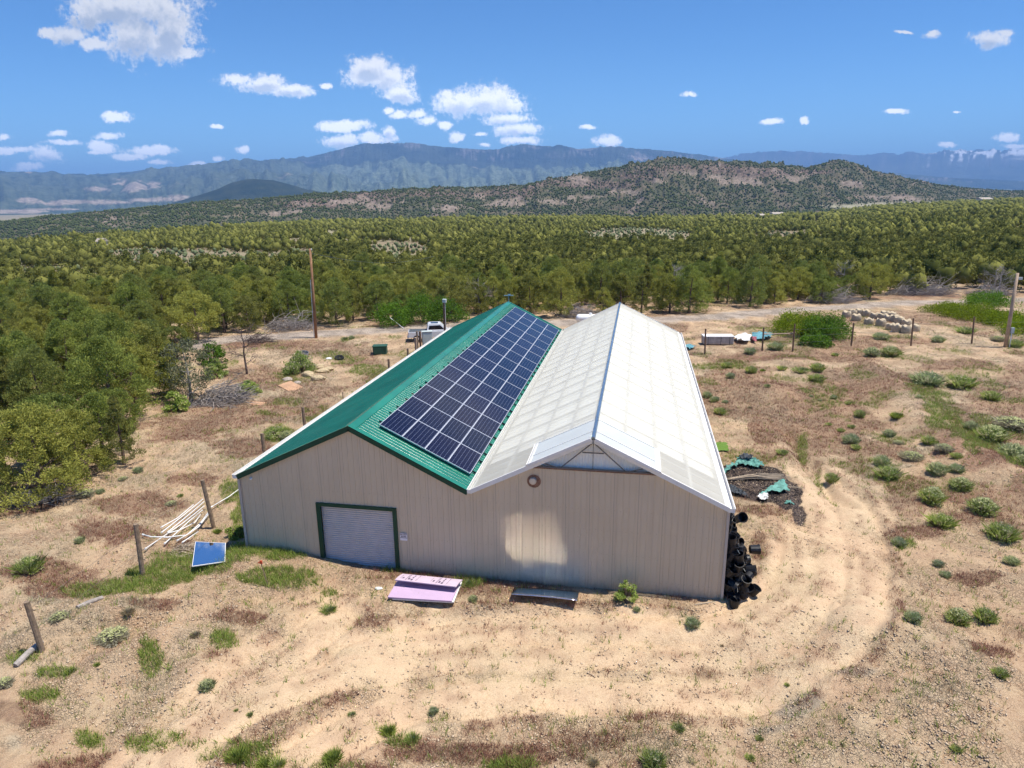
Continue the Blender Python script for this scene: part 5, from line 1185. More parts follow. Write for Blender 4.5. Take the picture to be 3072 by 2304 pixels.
def brush_pile(p, rx, ry, h, n, seed, label, mat='dead_wood', ang=0.):
    g2 = np.random.default_rng(seed); mb = MB()
    for i in range(n):
        a = g2.uniform(0, 2 * pi); q = g2.uniform(0, 1) ** .5; x, y = rx * q * cos(a), ry * q * sin(a); z = h * (1 - q * q) * g2.uniform(.1, 1)
        d_ = ang + g2.normal(0, .7); l = g2.uniform(.6, 2.0) * rx * .55; up_ = g2.normal(.05, .25)
        r = g2.uniform(.012, .04); b_ = Vector((x, y, max(z, .05))); e_ = b_ + Vector((cos(d_) * l, sin(d_) * l, up_ * l)); e_.z = max(e_.z, .03); m_ = (b_ + e_) / 2 + Vector(g2.normal(0, .12 * l, 3)); m_.z = max(m_.z, .05)
        mb.tube([b_, m_, e_], [r, r * .8, r * .3], 4, False)
        if g2.uniform() < .5: e2 = m_ + Vector(g2.normal(0, .35 * l, 3)); e2.z = max(e2.z, .05); mb.tube([m_, e2], [r * .6, r * .25], 4, False)
    return tag(mb.build('brush_pile', mat, None, p), label, 'brush pile')
brush_pile(GP(475, 868), 1.9, 1.3, 1.5, 330, 1, 'large grey brush pile at the foot of the grey green tree on the left', ang=.6)
brush_pile(GP(410, 878), 1.3, .6, .5, 80, 2, 'low tangle of grey branches left of the large brush pile', ang=.2)
brush_pile(GP(640, 715) + Vector((-2, 1, 0)), 3.0, 1.6, 1.6, 260, 3, 'grey brush pile under the trees left of the tall utility pole', ang=.1)
brush_pile(GP(555, 738), 1.6, 1.0, .9, 110, 8, 'small dark brush pile beside the gravel road on the left', 'dark_dead_wood', ang=.4)
brush_pile(GP(1240, 690) + Vector((0, 2, 0)), 2.2, 1.2, 1.6, 240, 4, 'pale dead brush behind the propane tank')
brush_pile(GP(1790, 657) + Vector((0, 2, 0)), 3.4, 1.6, 1.5, 300, 5, 'pale brush pile under the trees behind the big green bush')
brush_pile(GP(1985, 640) + Vector((0, 2, 0)), 4.6, 1.8, 1.5, 360, 6, 'wide pale brush pile along the tree line at the right')
brush_pile(GP(2140, 640) + Vector((0, 2, 0)), 3.0, 1.6, 1.2, 220, 7, 'pale brush pile behind the yellow green bushes at the right')
brush_pile(GP(75, 1078), 1.6, 1.0, .5, 90, 9, 'low fallen branches in the shade under the nearest left tree')

# ------------------------------------------------------------------ trees
CLR = np.array([G0(*m) for m in [(-260, 1140), (0, 1092), (120, 1078), (225, 1022), (285, 965), (268, 900), (300, 868), (400, 850), (405, 800), (430, 748), (520, 726), (600, 706), (700, 702), (900, 694), (1200, 684), (1500, 676), (1700, 664), (1850, 648), (2000, 640), (2212, 638), (2700, 636)]] + [(400, -60), (-60, -200), (-80, -40)])
def in_poly(P, x, y):
    c = np.zeros(x.shape, bool); j = len(P) - 1
    for i in range(len(P)):
        cond = ((P[i][1] > y) != (P[j][1] > y)) & (x < (P[j][0] - P[i][0]) * (y - P[i][1]) / (P[j][1] - P[i][1] + 1e-12) + P[i][0]); c ^= cond; j = i
    return c
def project(x, y, z):
    dx, dy, dz = x - CAM[0], y - CAM[1], z - CAM[2]
    f_ = dx * FWD[0] + dy * FWD[1] + dz * FWD[2]; f_ = np.where(f_ > .1, f_, .1)
    return (1536 + FOC * (dx * RGT[0] + dy * RGT[1] + dz * RGT[2]) / f_) / S, (1152 - FOC * (dx * UPV[0] + dy * UPV[1] + dz * UPV[2]) / f_) / S
MEADOW = [(420, 566, 270, 24), (862, 554, 80, 28), (1370, 516, 140, 24), (100, 596, 130, 18), (640, 555, 60, 14), (1690, 514, 60, 12), (300, 555, 80, 16)]
def meadow(x, y, z):
    px, py = project(x, y, z); m = np.zeros(x.shape)
    for a, b_, rx, ry in MEADOW: m = np.maximum(m, 1 - np.hypot((px - a) / rx, (py - b_) / ry))
    return m
def scatter(r0, r1, sp, seed, azlim=.92):
    g2 = np.random.default_rng(seed); n = int(2 * r1 / sp); gx_, gy_ = np.meshgrid(np.arange(n), np.arange(n // 2 + 4))
    X = (gx_.ravel() - n / 2 + g2.uniform(-.42, .42, gx_.size)) * sp; Y = (gy_.ravel() - 2 + g2.uniform(-.42, .42, gx_.size)) * sp
    r = np.hypot(X, Y); a = np.arctan2(X, Y); k = (r > r0) & (r < r1) & (np.abs(a) < azlim); X, Y = X[k], Y[k]
    return CAM[0] + X * cos(YAW) - Y * sin(YAW), CAM[1] + X * sin(YAW) + Y * cos(YAW)
def wood(r0, r1, sp, seed, keep=.92, thr=.30):
    x, y = scatter(r0, r1, sp, seed); k = ~in_poly(CLR, x, y); x, y = x[k], y[k]
    a, r = az_of(x, y), np.hypot(x - CAM[0], y - CAM[1]); z = tz(x, y, False) if r0 > 160 else tz(x, y)
    g2 = np.random.default_rng(seed + 1)
    k = (r < edge_r(a) + 120) & (g2.uniform(0, 1, x.size) < keep) & (fbm(x / 45, y / 45, 3, 77) > thr) & (meadow(x, y, z) <= .15 * g2.uniform(0, 1, x.size)) & (polydist(x, y, ROAD[0]) > 3.2) & ((r > 62) | (g2.uniform(0, 1, x.size) < .62))
    return x[k], y[k], z[k], r[k]
MAN = [(88, 1078, 0, .94, 'big spreading pinyon nearest the left edge, shading bare dirt'), (268, 1004, 3, None, 'slim small conifer standing forward of the left grove on bare dirt'),
       (175, 1030, 1, .80, 'rounded pinyon between the big left tree and the slim conifer'), (15, 1050, 2, .88, 'evergreen cut by the left edge behind the big spreading pinyon'), (222, 985, 5, .66, 'upright evergreen right behind the slim small conifer'), (120, 1000, 4, 1.0, 'tall evergreen in the second row above the big spreading pinyon')]
man_xy = []
for x, y, k, s_, l in MAN:
    p = GP(x, y); man_xy.append((p.x, p.y))
    put_tree(TREES[k], p.x, p.y, s_ if s_ else (.52, .52, .74), rnd.uniform(0, 6), l)
for (x, y, k, s_, l) in ((426, 735, 2, 1.15, 'big domed tree overhanging the gravel road at the left'), (290, 865, 1, 1.0, 'dark pinyon at the grove edge above the bare dirt'), (370, 850, 3, .7, 'pointed green pinyon left of the grey green tree')):
    p = GP(x, y); man_xy.append((p.x, p.y)); put_tree(TREES[k], p.x, p.y, s_, rnd.uniform(0, 6), l)
p = GP(413, 868); man_xy.append((p.x, p.y)); put_tree(SAGE, p.x, p.y, 1.05, 1.0, 'grey green tree with bare lower branches above the large brush pile')
man_xy = np.array(man_xy)
x, y, z, r = wood(8, 250, 3.75, 900, .86, .16)
dm = np.min(np.hypot(x[:, None] - man_xy[None, :, 0], y[:, None] - man_xy[None, :, 1]), 1); k = (dm > 3.3) & ~((np.hypot(x - CAM[0], y - CAM[1]) < 48) & (dm < 4.2)); x, y, z, r = x[k], y[k], z[k], r[k]
px, py = project(x, y, z + 2.5); inv = (px > -60) & (px < 2270)
order = np.argsort(r + (~inv) * 1e5); NI = 268
g = np.random.default_rng(4)
TZ = lambda px, r: ('of the left grove' if px < 440 else 'behind the left utility pole' if px < 830 else 'behind the barn' if px < 1400 else 'behind the right fence' if px < 1850 else 'at the far right')
TK = ['broad pinyon', 'rounded pinyon', 'domed pinyon', 'pointed pinyon', 'low juniper', 'tall juniper']
plan = defaultdict(list); lim = {}
for i in order[:NI]: plan[TZ(px[i], r[i])].append(i)
for zn, L in plan.items():
    L.sort(key=lambda i: r[i]); nf_ = max(6, len(L) // 3); sub_ = defaultdict(list)
    for j, i in enumerate(L): sub_[('front' if j < nf_ else 'middle' if j < 2 * nf_ else 'rear', int(g.integers(0, 6)))].append(i)
    for (row, k), Q in sub_.items():
        Q.sort(key=lambda i: px[i])
        for j, i in enumerate(Q):
            s_ = g.uniform(.72, 1.12); o_txt = '' if len(Q) == 1 else (f', {ORD[j]} from left' if j else ', leftmost')
            put_tree(TREES[k], x[i], y[i], (s_ * .9, s_ * .9, s_ * g.uniform(.9, 1.12)), g.uniform(0, 6.28), f'{TK[k]} in the {row} row {zn}{o_txt}', f'trees {zn}', sink=.1)
rest = order[NI:]
# the rest of the wood, too many to count
def lod_tree(g2, H_, R, nc, npc, size, ico, jit):
    """vertices, quads(as tri pairs) of one light tree"""
    import bmesh
    V, F = [], []
    bm = bmesh.new(); bmesh.ops.create_icosphere(bm, subdivisions=ico, radius=1)
    bv = np.array([v.co for v in bm.verts]); bf = [[v.index for v in f.verts] for f in bm.faces]; bm.free()
    k = 1 + g2.normal(0, jit, len(bv)); bv = bv * k[:, None] * np.array([R, R, H_ * .5]) * (.80 if nc else 1); bv[:, :2] *= (1.12 - .38 * (bv[:, 2:3] / (H_ * .5) + 1) / 2); bv[:, 2] += H_ * .52
    V = [bv]; F = [np.array(bf)]; n = len(bv)
    if nc:
        cc = np.array(crown_centres(g2, H_, R, nc, ('pinyon', 'cone', 'round')[int(g2.integers(0, 3))])); m = nc * npc
        p = np.repeat(cc[:, :3], npc, 0) + g2.normal(0, 1, (m, 3)) * np.repeat(cc[:, 3], npc)[:, None] * .62
        ax = g2.normal(0, 1, (m, 3)) + [0, 0, .3]; ax /= np.linalg.norm(ax, axis=1)[:, None]; sd_ = np.cross(ax, g2.normal(0, 1, (m, 3))); sd_ /= np.linalg.norm(sd_, axis=1)[:, None]
        L = size * g2.uniform(.6, 1.3, m)[:, None]; vv = np.stack([p - ax * L * .5, p + sd_ * L * .4, p + ax * L * .6], 1).reshape(-1, 3)
        V.append(vv); F.append(np.arange(m * 3).reshape(-1, 3) + n)
    return np.concatenate(V), np.concatenate(F)
def stamp(protos, X, Y, Z, sc_, g2, name, mat, kind='stuff', sink=.4):
    Vs, Fs, Ts = [], [], []; off = 0; pi_ = g2.integers(0, len(protos), len(X)); rot = g2.uniform(0, 2 * pi, len(X)); tt = g2.uniform(0, 1, len(X)) * .65 + .35 * fbm(X / 40, Y / 40, 2, 8)
    for k, (pv, pf) in enumerate(protos):
        s_ = np.where(pi_ == k)[0]
        if not len(s_): continue
        c, sn = np.cos(rot[s_])[:, None], np.sin(rot[s_])[:, None]; sx = sc_[s_][:, None]
        vx = (pv[None, :, 0] * c - pv[None, :, 1] * sn) * sx + X[s_][:, None]; vy = (pv[None, :, 0] * sn + pv[None, :, 1] * c) * sx + Y[s_][:, None]; vz = pv[None, :, 2] * sx * g2.uniform(.85, 1.15, len(s_))[:, None] + Z[s_][:, None] - sink
        Vs.append(np.stack([vx, vy, vz], 2).reshape(-1, 3)); Fs.append((pf[None] + (np.arange(len(s_)) * len(pv))[:, None, None] + off).reshape(-1, pf.shape[1]))
        Ts.append(np.clip(np.repeat(tt[s_], len(pf)) * .7 + .3 * g2.uniform(0, 1, len(s_) * len(pf)), 0, 1)); off += len(s_) * len(pv)
    me = npmesh(name, np.concatenate(Vs), np.concatenate(Fs), MATS[mat], False, {'tint': ('FACE', 'FLOAT', np.concatenate(Ts))}); return me
g2 = np.random.default_rng(60)
PA = [lod_tree(g2, h_, r_, 44, 11, .46, 1, .16) for h_, r_ in ((4.8, 2.1), (5.2, 2.0), (4.4, 2.2), (5.6, 2.1))]
PB = [lod_tree(g2, h_, r_, 14, 5, .8, 1, .16) for h_, r_ in ((4.6, 2.1), (5.0, 1.9), (4.0, 2.1), (5.4, 2.1), (4.4, 1.8))]
PC = [lod_tree(g2, h_, r_, 0, 0, .8, 1, .18) for h_, r_ in ((4.6, 2.3), (5.0, 2.2), (4.2, 2.4), (5.4, 2.1))]
def stuff_trees(name, protos, X, Y, Z, lo, hi, mat, g2, label):
    o = link(name, stamp(protos, X, Y, Z, g2.uniform(lo, hi, len(X)) * (.8 + .4 * fbm(X / 30, Y / 30, 2, 12)), g2, name, mat)); return tag(o, kind='stuff')
mx_, my_ = scatter(60, 900, 4.6, 990); mz_ = tz(mx_, my_, False); kk = (meadow(mx_, my_, mz_) > .05) & ~in_poly(CLR, mx_, my_); tag(link('sagebrush', stamp(PC, mx_[kk], my_[kk], mz_[kk], g2.uniform(.1, .38, kk.sum()), g2, 'sagebrush', 'sage_leaf', sink=.05)), kind='stuff')
stuff_trees('woodland', PA, x[rest], y[rest], z[rest], .7, 1.12, 'far_leaf', g2, '')
x, y, z, r = wood(250, 560, 4.6, 910, .8, .33); stuff_trees('woodland', PB, x, y, z, .6, 1.1, 'far_leaf', g2, '')
x, y, z, r = wood(560, 1620, 6.6, 920, .82, .34); stuff_trees('woodland', PC, x, y, z, .7, 1.25, 'far_leaf', g2, '')

# ------------------------------------------------------------------ hills and mountains
def crest_fn(marks):
    A_, E_ = [], []
    for mx, my in marks:
        d_ = ray(mx * S, my * S); A_.append(math.atan2(d_ @ _r0, -d_[0] * sin(YAW) + d_[1] * cos(YAW))); E_.append(d_[2] / math.hypot(d_[0], d_[1]))
    return lambda a: np.interp(a, A_, E_)
def polar(name, na, nr, a0, a1, R0, RC, R1, zbase, crest, prof, back, rough, mat, attrs, extra=None, seed=0):
    a = np.linspace(a0, a1, na); t = np.concatenate([np.linspace(0, 1, nr), 1 + np.linspace(0, 1, nr // 5)[1:]])
    A_, T_ = np.meshgrid(a, t); r0, rc, r1 = R0(A_), RC(A_), R1(A_)
    R_ = np.where(T_ <= 1, r0 + (rc - r0) * T_, rc + (r1 - rc) * (T_ - 1)); X = CAM[0] + R_ * np.sin(A_) * cos(YAW) - R_ * np.cos(A_) * sin(YAW); Y = CAM[1] + R_ * np.sin(A_) * sin(YAW) + R_ * np.cos(A_) * cos(YAW)
    zc = CAM[2] + rc * crest(A_); zb = zbase(A_)
    h_ = prof(np.clip(T_, 0, 1), A_); Z = zb + (zc - zb) * h_; Z = Z + rough(X, Y, T_, A_, zc - zb); Z = np.where(T_ > 1, zc - (zc - zb + back) * (T_ - 1) ** 1.2 + rough(X, Y, T_, A_, zc - zb) * (T_ < 1.3), Z)
    m, n = A_.shape; I_ = (np.arange(m - 1)[:, None] * n + np.arange(n - 1)[None, :]).ravel(); F_ = np.stack([I_, I_ + 1, I_ + n + 1, I_ + n], 1)
    px, py = project(X.ravel(), Y.ravel(), Z.ravel())
    at = {k: ('POINT', 'FLOAT', v.ravel()) for k, v in attrs(X, Y, Z, T_, A_, px.reshape(X.shape), py.reshape(X.shape)).items()}
    me = npmesh(name, np.stack([X.ravel(), Y.ravel(), Z.ravel()], 1), F_, mat, True, at)
    return tag(link(name, me), kind='structure'), (X, Y, Z, T_, A_, px.reshape(X.shape), py.reshape(X.shape), at)
def ell(px, py, L):
    m = np.zeros(px.shape)
    for a, b_, rx, ry in L: m = np.maximum(m, 1 - np.hypot((px - a) / rx, (py - b_) / ry))
    return m
def terrain_mat(name, base, items, scale, bump=1.0, bdist=5.):
    m = bpy.data.materials.new(name); m.use_nodes = True; T = NT(m.node_tree); o = T.n('ShaderNodeTexCoord').outputs['Object']
    n = T.noise(o, scale, 6, .65); n2 = T.noise(o, scale * 7, 5, .7)
    c = T.mix(T.step(n, .35, .65), *base)
    for (an, ca, cb, st) in items:
        c = T.mix(T.m('MULTIPLY', T.n('ShaderNodeAttribute', None, attribute_name=an).outputs['Fac'], st), c, T.mix(T.step(n2, .35, .65), ca, cb))
    b_ = T.n('ShaderNodeBump', {'Strength': bump, 'Distance': bdist, 'Height': n2}).outputs[0]
    p = T.n('ShaderNodeBsdfPrincipled', {'Base Color': c, 'Roughness': 1.0, 'Specular IOR Level': 0.0, 'Normal': b_}); T.n('ShaderNodeOutputMaterial', {0: p.outputs[0]}); return m
RX = np.array([mark_az(v * S) for v in (-500, 0, 1000, 1500, 1800, 2212, 2700)])
TALUS = [(600, 464, 60, 8), (640, 458, 40, 6), (520, 466, 60, 5), (740, 436, 60, 10), (830, 446, 60, 13), (870, 438, 40, 10), (980, 447, 60, 12), (1100, 440, 110, 12), (1180, 435, 60, 12), (1270, 425, 90, 9), (1330, 415, 50, 8), (1430, 392, 60, 7), (1540, 384, 60, 8), (1040, 425, 30, 14), (1600, 395, 80, 14), (1720, 385, 50, 12), (1850, 398, 50, 9), (1240, 385, 60, 12), (1470, 375, 60, 10), (1900, 425, 90, 6), (1950, 430, 120, 5)]
ROCK = [(1220, 395, 110, 16), (1300, 400, 110, 14), (1110, 415, 90, 14), (1450, 362, 80, 14), (1560, 365, 90, 16), (800, 425, 120, 16), (950, 420, 120, 14), (680, 440, 100, 14), (1650, 375, 90, 16), (1380, 380, 80, 16), (1040, 420, 60, 10), (1750, 372, 60, 10)]
def r_attrs(X, Y, Z, T_, A_, px, py):
    n = fbm(X / 50, Y / 50, 4, 3) - .5; n2_ = fbm(X / 18, Y / 18, 3, 9) - .5
    return {'talus': sstep(ell(px, py, TALUS) + n * 1.5 + n2_ * 1.0, .26, .72), 'rock': sstep(ell(px, py, ROCK) + n * 1.2, .1, .6), 'field': sstep(ell(px, py, [(2050, 441, 260, 7), (1850, 446, 120, 5), (1650, 465, 120, 4), (2150, 434, 120, 5)]), .1, .35)}
def r_prof(t, a): return .42 * sstep(t, 0, 1) * 1.0 + .10 * t + .48 * sstep(t + .05 * np.sin(a * 40), .52, .97)
def r_rough(X, Y, t, a, dz): return (fbm(X / 120, Y / 120, 4, 6) - .5) * dz * .26 * np.sin(np.clip(t, 0, 1.0) * pi) + (fbm(X / 22, Y / 22, 3, 16) - .5) * dz * .15 * sstep(t, .2, .6) * (1 - .7 * sstep(t, .9, 1)) + np.abs(fbm(a * 260, t * 2, 3, 26) - .5) * dz * .14 * sstep(t, .45, .7) * (1 - sstep(t, .92, 1))
ridge_m = terrain_mat('ridge_earth', ((.075, .085, .045), (.155, .13, .085)), [('rock', (.06, .045, .04), (.25, .18, .14), .85), ('talus', (.20, .155, .12), (.34, .27, .22), .8), ('field', (.30, .28, .19), (.36, .33, .24), .9)], .02, 1, 3)
_, rd = polar('hills', 1050, 130, -1.2, mark_az(3800), lambda a: edge_r(a) + 130, lambda a: np.maximum(np.interp(a, RX, [1700, 1700, 1750, 1900, 2100, 2900, 3300]), edge_r(a) + 700), lambda a: np.interp(a, RX, [2700, 2700, 2800, 3000, 3200, 4200, 4600]),
    lambda a: np.interp(a, RX, [-62, -62, -60, -60, -58, -30, -28.]), crest_fn([(-500, 492), (0, 480), (90, 470), (180, 462), (330, 447), (500, 434), (600, 427), (700, 421), (850, 411), (1000, 407), (1070, 404), (1130, 402), (1200, 387), (1280, 372), (1330, 364), (1390, 354), (1430, 349), (1500, 347), (1600, 352), (1640, 357), (1690, 362), (1745, 365), (1772, 357), (1795, 347), (1810, 344), (1828, 348), (1860, 361), (1900, 376), (1960, 390), (2040, 402), (2120, 409), (2212, 414), (2700, 418)]),
    r_prof, 60, r_rough, ridge_m, r_attrs, seed=2)
# trees over the ridge
X, Y, Z, T_, A_, px, py, at = rd; g3 = np.random.default_rng(71)
N = 190000; fi = g3.uniform(0, X.shape[0] - 1.001, N); fj = g3.uniform(0, X.shape[1] - 1.001, N); i0, j0 = fi.astype(int), fj.astype(int); u, v = fi - i0, fj - j0
bl = lambda Q: (Q[i0, j0] * (1 - u) + Q[i0 + 1, j0] * u) * (1 - v) + (Q[i0, j0 + 1] * (1 - u) + Q[i0 + 1, j0 + 1] * u) * v
tx, ty, tz_, tt = bl(X), bl(Y), bl(Z), bl(T_); tal = bl(at['talus'][2].reshape(X.shape)); rk = bl(at['rock'][2].reshape(X.shape)); fl = bl(at['field'][2].reshape(X.shape))
cl_ = fbm(tx / 26, ty / 26, 3, 123); k = (tt < 1.12) & (g3.uniform(0, 1, N) < .5 + 1.2 * sstep(cl_ + .28 * (1 - tt), .42, .62)) & (g3.uniform(0, 1, N) > tal * .93) & (g3.uniform(0, 1, N) > rk * .45) & (g3.uniform(0, 1, N) > fl * .97)
PD = []
for h_, r_ in ((4.6, 2.2), (5.2, 2.0), (4.0, 2.3), (4.8, 2.4)):
    v_ = np.array([(1, 0, .45), (-1, 0, .4), (0, 1, .5), (0, -1, .42), (0, 0, 1), (0, 0, -.1)]) * (1 + g3.normal(0, .16, (6, 1))); v_[:4, :2] = v_[:4, :2] @ np.array([[.8, .6], [-.6, .8]]); PD.append((v_ * [r_, r_, h_], np.array([(0, 2, 4), (2, 1, 4), (1, 3, 4), (3, 0, 4), (2, 0, 5), (1, 2, 5), (3, 1, 5), (0, 3, 5)])))
tag(link('hill_woodland', stamp(PD, tx[k], ty[k], tz_[k], g3.uniform(.45, 1.05, k.sum()), g3, 'hill_woodland', 'ridge_leaf', sink=.5)), kind='stuff')
# dark conical hill and the big mountains beyond
def m_rough(X, Y, t, a, dz): return (fbm(X / 1500, Y / 1500, 5, 6) - .5) * dz * .30 * sstep(t, 0, .25) * (1 - sstep(t, .78, .97)) + (np.abs(fbm(a * 130, t * 1.2, 4, 36) - .5)) * dz * -.11 * sstep(t, .72, .86) * (1 - sstep(t, .95, 1.0)) + (fbm(X / 350, Y / 350, 4, 46) - .5) * dz * .09 * (t < .97) + np.abs(fbm(a * 45, t * 2.5, 4, 49) - .5) * dz * .34 * sstep(t, .1, .3) * (1 - sstep(t, .7, .8))
def m_prof(t, a):
    cl = sstep(a, mark_az(800), mark_az(1150)); return (.60 * (t / .78) ** 1.15 * (t < .78) + (.60 + .40 * sstep(t, .78, .98)) * (t >= .78)) * cl + (1 - cl) * (.15 * t + .85 * sstep(t, -.15, 1.0))
def m_attrs(X, Y, Z, T_, A_, px, py):
    n = fbm(X / 500, Y / 500, 4, 3) - .5; cl = sstep(A_, mark_az(850), mark_az(1150))
    st = np.abs(fbm(A_ * 300, T_ * 8, 3, 14) - .5) * 2
    gl = np.abs(fbm(A_ * 45, T_ * 2.5, 4, 49) - .5); g2l = np.abs(fbm(A_ * 120, T_ * 5, 4, 59) - .5)
    return {'gully': np.maximum(1 - sstep(gl, .0, .045), .8 * (1 - sstep(g2l, .0, .05))) * (1 - sstep(T_, .8, .9)), 'bench': sstep(.76 - T_ + n * .16, .0, .06) * (.45 + .55 * cl), 'cliff': sstep(T_ + n * .1, .87, .91) * (1 - sstep(T_, .985, 1.0)) * cl * sstep(st + n * 1.6, .30, .62), 'tan': sstep(ell(px, py, [(290, 402, 60, 20), (215, 408, 50, 9), (330, 398, 30, 12), (140, 438, 60, 8), (230, 437, 90, 7), (320, 432, 70, 7), (385, 425, 40, 7), (60, 432, 40, 10), (360, 430, 80, 8), (20, 458, 120, 7), (530, 412, 60, 3), (60, 372, 14, 4), (970, 408, 40, 4), (120, 452, 90, 3)]) + n * .9 + (fbm(X / 160, Y / 160, 3, 31) - .5) * .6, .28, .5)}  # gully lines darkened in the colour as painted relief shading
mt_m = terrain_mat('mountain_slope', ((.03, .05, .04), (.08, .10, .07)), [('bench', (.12, .165, .115), (.27, .31, .21), .9), ('cliff', (.16, .14, .13), (.34, .31, .29), .8), ('gully', (.03, .05, .035), (.06, .08, .05), .75), ('tan', (.30, .24, .19), (.52, .43, .34), .95)], .0016, 1, 90)
polar('mountains', 1250, 170, -1.2, mark_az(4000), lambda a: a * 0 + 5600, lambda a: np.interp(a, RX, [14500, 14000, 13000, 13500, 14500, 15000, 15000]), lambda a: a * 0 + 19000, lambda a: a * 0 - 150.,
    crest_fn([(-500, 380), (0, 373), (60, 375), (190, 378), (300, 370), (380, 365), (430, 362), (480, 357), (540, 351), (600, 345), (640, 343), (655, 338), (662, 342), (690, 334), (740, 322), (765, 316), (780, 311), (830, 311), (900, 313), (960, 318), (1040, 324), (1080, 323), (1130, 314), (1190, 317), (1215, 315), (1250, 323), (1300, 318), (1330, 319), (1440, 326), (1520, 336), (1575, 344), (1640, 352), (1740, 360), (1900, 372), (2050, 384), (2212, 392), (2800, 400)]),
    m_prof, 500, m_rough, mt_m, m_attrs)
def s_attrs(X, Y, Z, T_, A_, px, py):
    n = fbm(X / 700, Y / 700, 4, 3) - .5; st = fbm(A_ * 220, T_ * 5, 4, 14)
    return {'cliff': sstep(T_, .62, .75) * sstep(st, .48, .7) * .45, 'snow': sstep(A_, mark_az(1880 * S), mark_az(2010 * S)) * sstep(T_ + n * .3, .74, .84) * sstep(st, .50, .60) + sstep(ell(px, py, [(1925, 334, 40, 5), (2010, 331, 40, 6), (2070, 327, 34, 9), (2130, 328, 44, 10), (2200, 325, 44, 9)]) * .8 + n * 1.2 + (fbm(X / 130, Y / 130, 3, 5) - .5) * 1.2, .42, .62) * sstep(T_, .8, .88) * sstep(A_, mark_az(1860 * S), mark_az(1900 * S))}
def s_rough(X, Y, t, a, dz): return (fbm(X / 2600, Y / 2600, 5, 7) - .5) * dz * .22 * sstep(t, 0, .2) * (1 - sstep(t, .85, 1.0)) + (fbm(a * 420, t * 4, 4, 55) - .5) * dz * .055 * sstep(t, .6, .9) * (t <= 1.01)
sn_m = terrain_mat('peak_slope', ((.05, .07, .055), (.10, .12, .095)), [('cliff', (.14, .13, .13), (.30, .27, .26), .8), ('snow', (.80, .82, .85), (.85, .86, .88), 1.0)], .0008, 1, 90)
polar('snowy_mountains', 700, 120, mark_az(1350 * S), mark_az(4200), lambda a: a * 0 + 15500, lambda a: a * 0 + 23000, lambda a: a * 0 + 27000, lambda a: a * 0 - 150.,
    crest_fn([(1350, 360), (1500, 352), (1560, 343), (1600, 333), (1650, 328), (1690, 326), (1760, 328), (1790, 331), (1850, 335), (1880, 334), (1900, 329), (1920, 330), (1940, 335), (1960, 327), (1985, 329), (2000, 332), (2020, 330), (2042, 323), (2060, 326), (2075, 322), (2095, 326), (2115, 321), (2130, 325), (2145, 320), (2165, 326), (2185, 321), (2212, 323), (2300, 326), (2800, 330)]),
    lambda t, a: .45 * t + .55 * sstep(t, .3, 1.0), 500, s_rough, sn_m, s_attrs)
polar('far_hill', 240, 60, mark_az(250 * S), mark_az(860 * S), lambda a: a * 0 + 4200, lambda a: a * 0 + 5300, lambda a: a * 0 + 6400, lambda a: a * 0 - 150.,
    crest_fn([(250, 462), (330, 450), (380, 436), (430, 421), (470, 408), (500, 394), (530, 387), (550, 386), (590, 389), (620, 396), (660, 408), (700, 415), (760, 428), (860, 445)]), lambda t, a: sstep(t, -.1, 1.05), 60,
    lambda X, Y, t, a, dz: (fbm(X / 300, Y / 300, 4, 9) - .5) * dz * .12 * np.sin(np.clip(t, 0, 1) * pi), terrain_mat('dark_hill', ((.022, .035, .022), (.05, .062, .035)), [], .006, 1, 20), lambda *a: {})

# ------------------------------------------------------------------ grass, clods and gravel underfoot
def cover_points(n, seed, rmax=100):
    g2 = np.random.default_rng(seed); r = 11 * (rmax / 11) ** g2.uniform(0, 1, n) ** .75; a = g2.uniform(-.72, .72, n)
    x = CAM[0] + r * np.sin(a) * cos(YAW) - r * np.cos(a) * sin(YAW); y = CAM[1] + r * np.sin(a) * sin(YAW) + r * np.cos(a) * cos(YAW)
    k = ~((x > -9.95) & (x < 9.95) & (y > -.04) & (y < 33.7)); return x[k], y[k], r[k], g2
def tufts(name, x, y, r, g2, mat, h0, h1, nb, wd):
    n = len(x); z = tz(x, y); nbt = n * nb; X = np.repeat(x, nb) + g2.normal(0, .05, nbt); Y = np.repeat(y, nb) + g2.normal(0, .05, nbt); Z = np.repeat(z, nb)
    h_ = np.repeat(g2.uniform(h0, h1, n), nb) * g2.uniform(.6, 1.2, nbt); a = g2.uniform(0, 2 * pi, nbt); b_ = a + g2.normal(0, 1.2, nbt); w = wd * g2.uniform(.6, 1.5, nbt); l = g2.uniform(.2, .9, nbt) * h_
    v0 = np.stack([X - np.sin(b_) * w, Y + np.cos(b_) * w, Z - .03], 1); v1 = np.stack([X + np.sin(b_) * w, Y - np.cos(b_) * w, Z - .03], 1); v2 = np.stack([X + np.cos(a) * l, Y + np.sin(a) * l, Z + h_], 1)
    V = np.stack([v0, v1, v2], 1).reshape(-1, 3); tint = np.clip(np.repeat(g2.uniform(0, 1, n), nb) * .5 + .5 * g2.uniform(0, 1, nbt), 0, 1)
    return tag(link(name, npmesh(name, V, np.arange(len(V)).reshape(-1, 3), MATS[mat], False, {'tint': ('FACE', 'FLOAT', tint)})), kind='stuff')
x, y, r, g2 = cover_points(330000, 5); m = masks(x, y); u = g2.uniform(0, 1, x.size)
k = (u < m['green'] * .95 * (1 - m['black'])); tufts('green_grass', x[k], y[k], r[k], g2, 'grass_green', .08, .28, 6, .011)
k = (g2.uniform(0, 1, x.size) < np.maximum(m['red'] * .8, .008) * (1 - m['black']) * (1 - m['road']) * (1 - .8 * m['track'])); tufts('dry_grass', x[k], y[k], r[k], g2, 'grass_red', .06, .2, 5, .009)
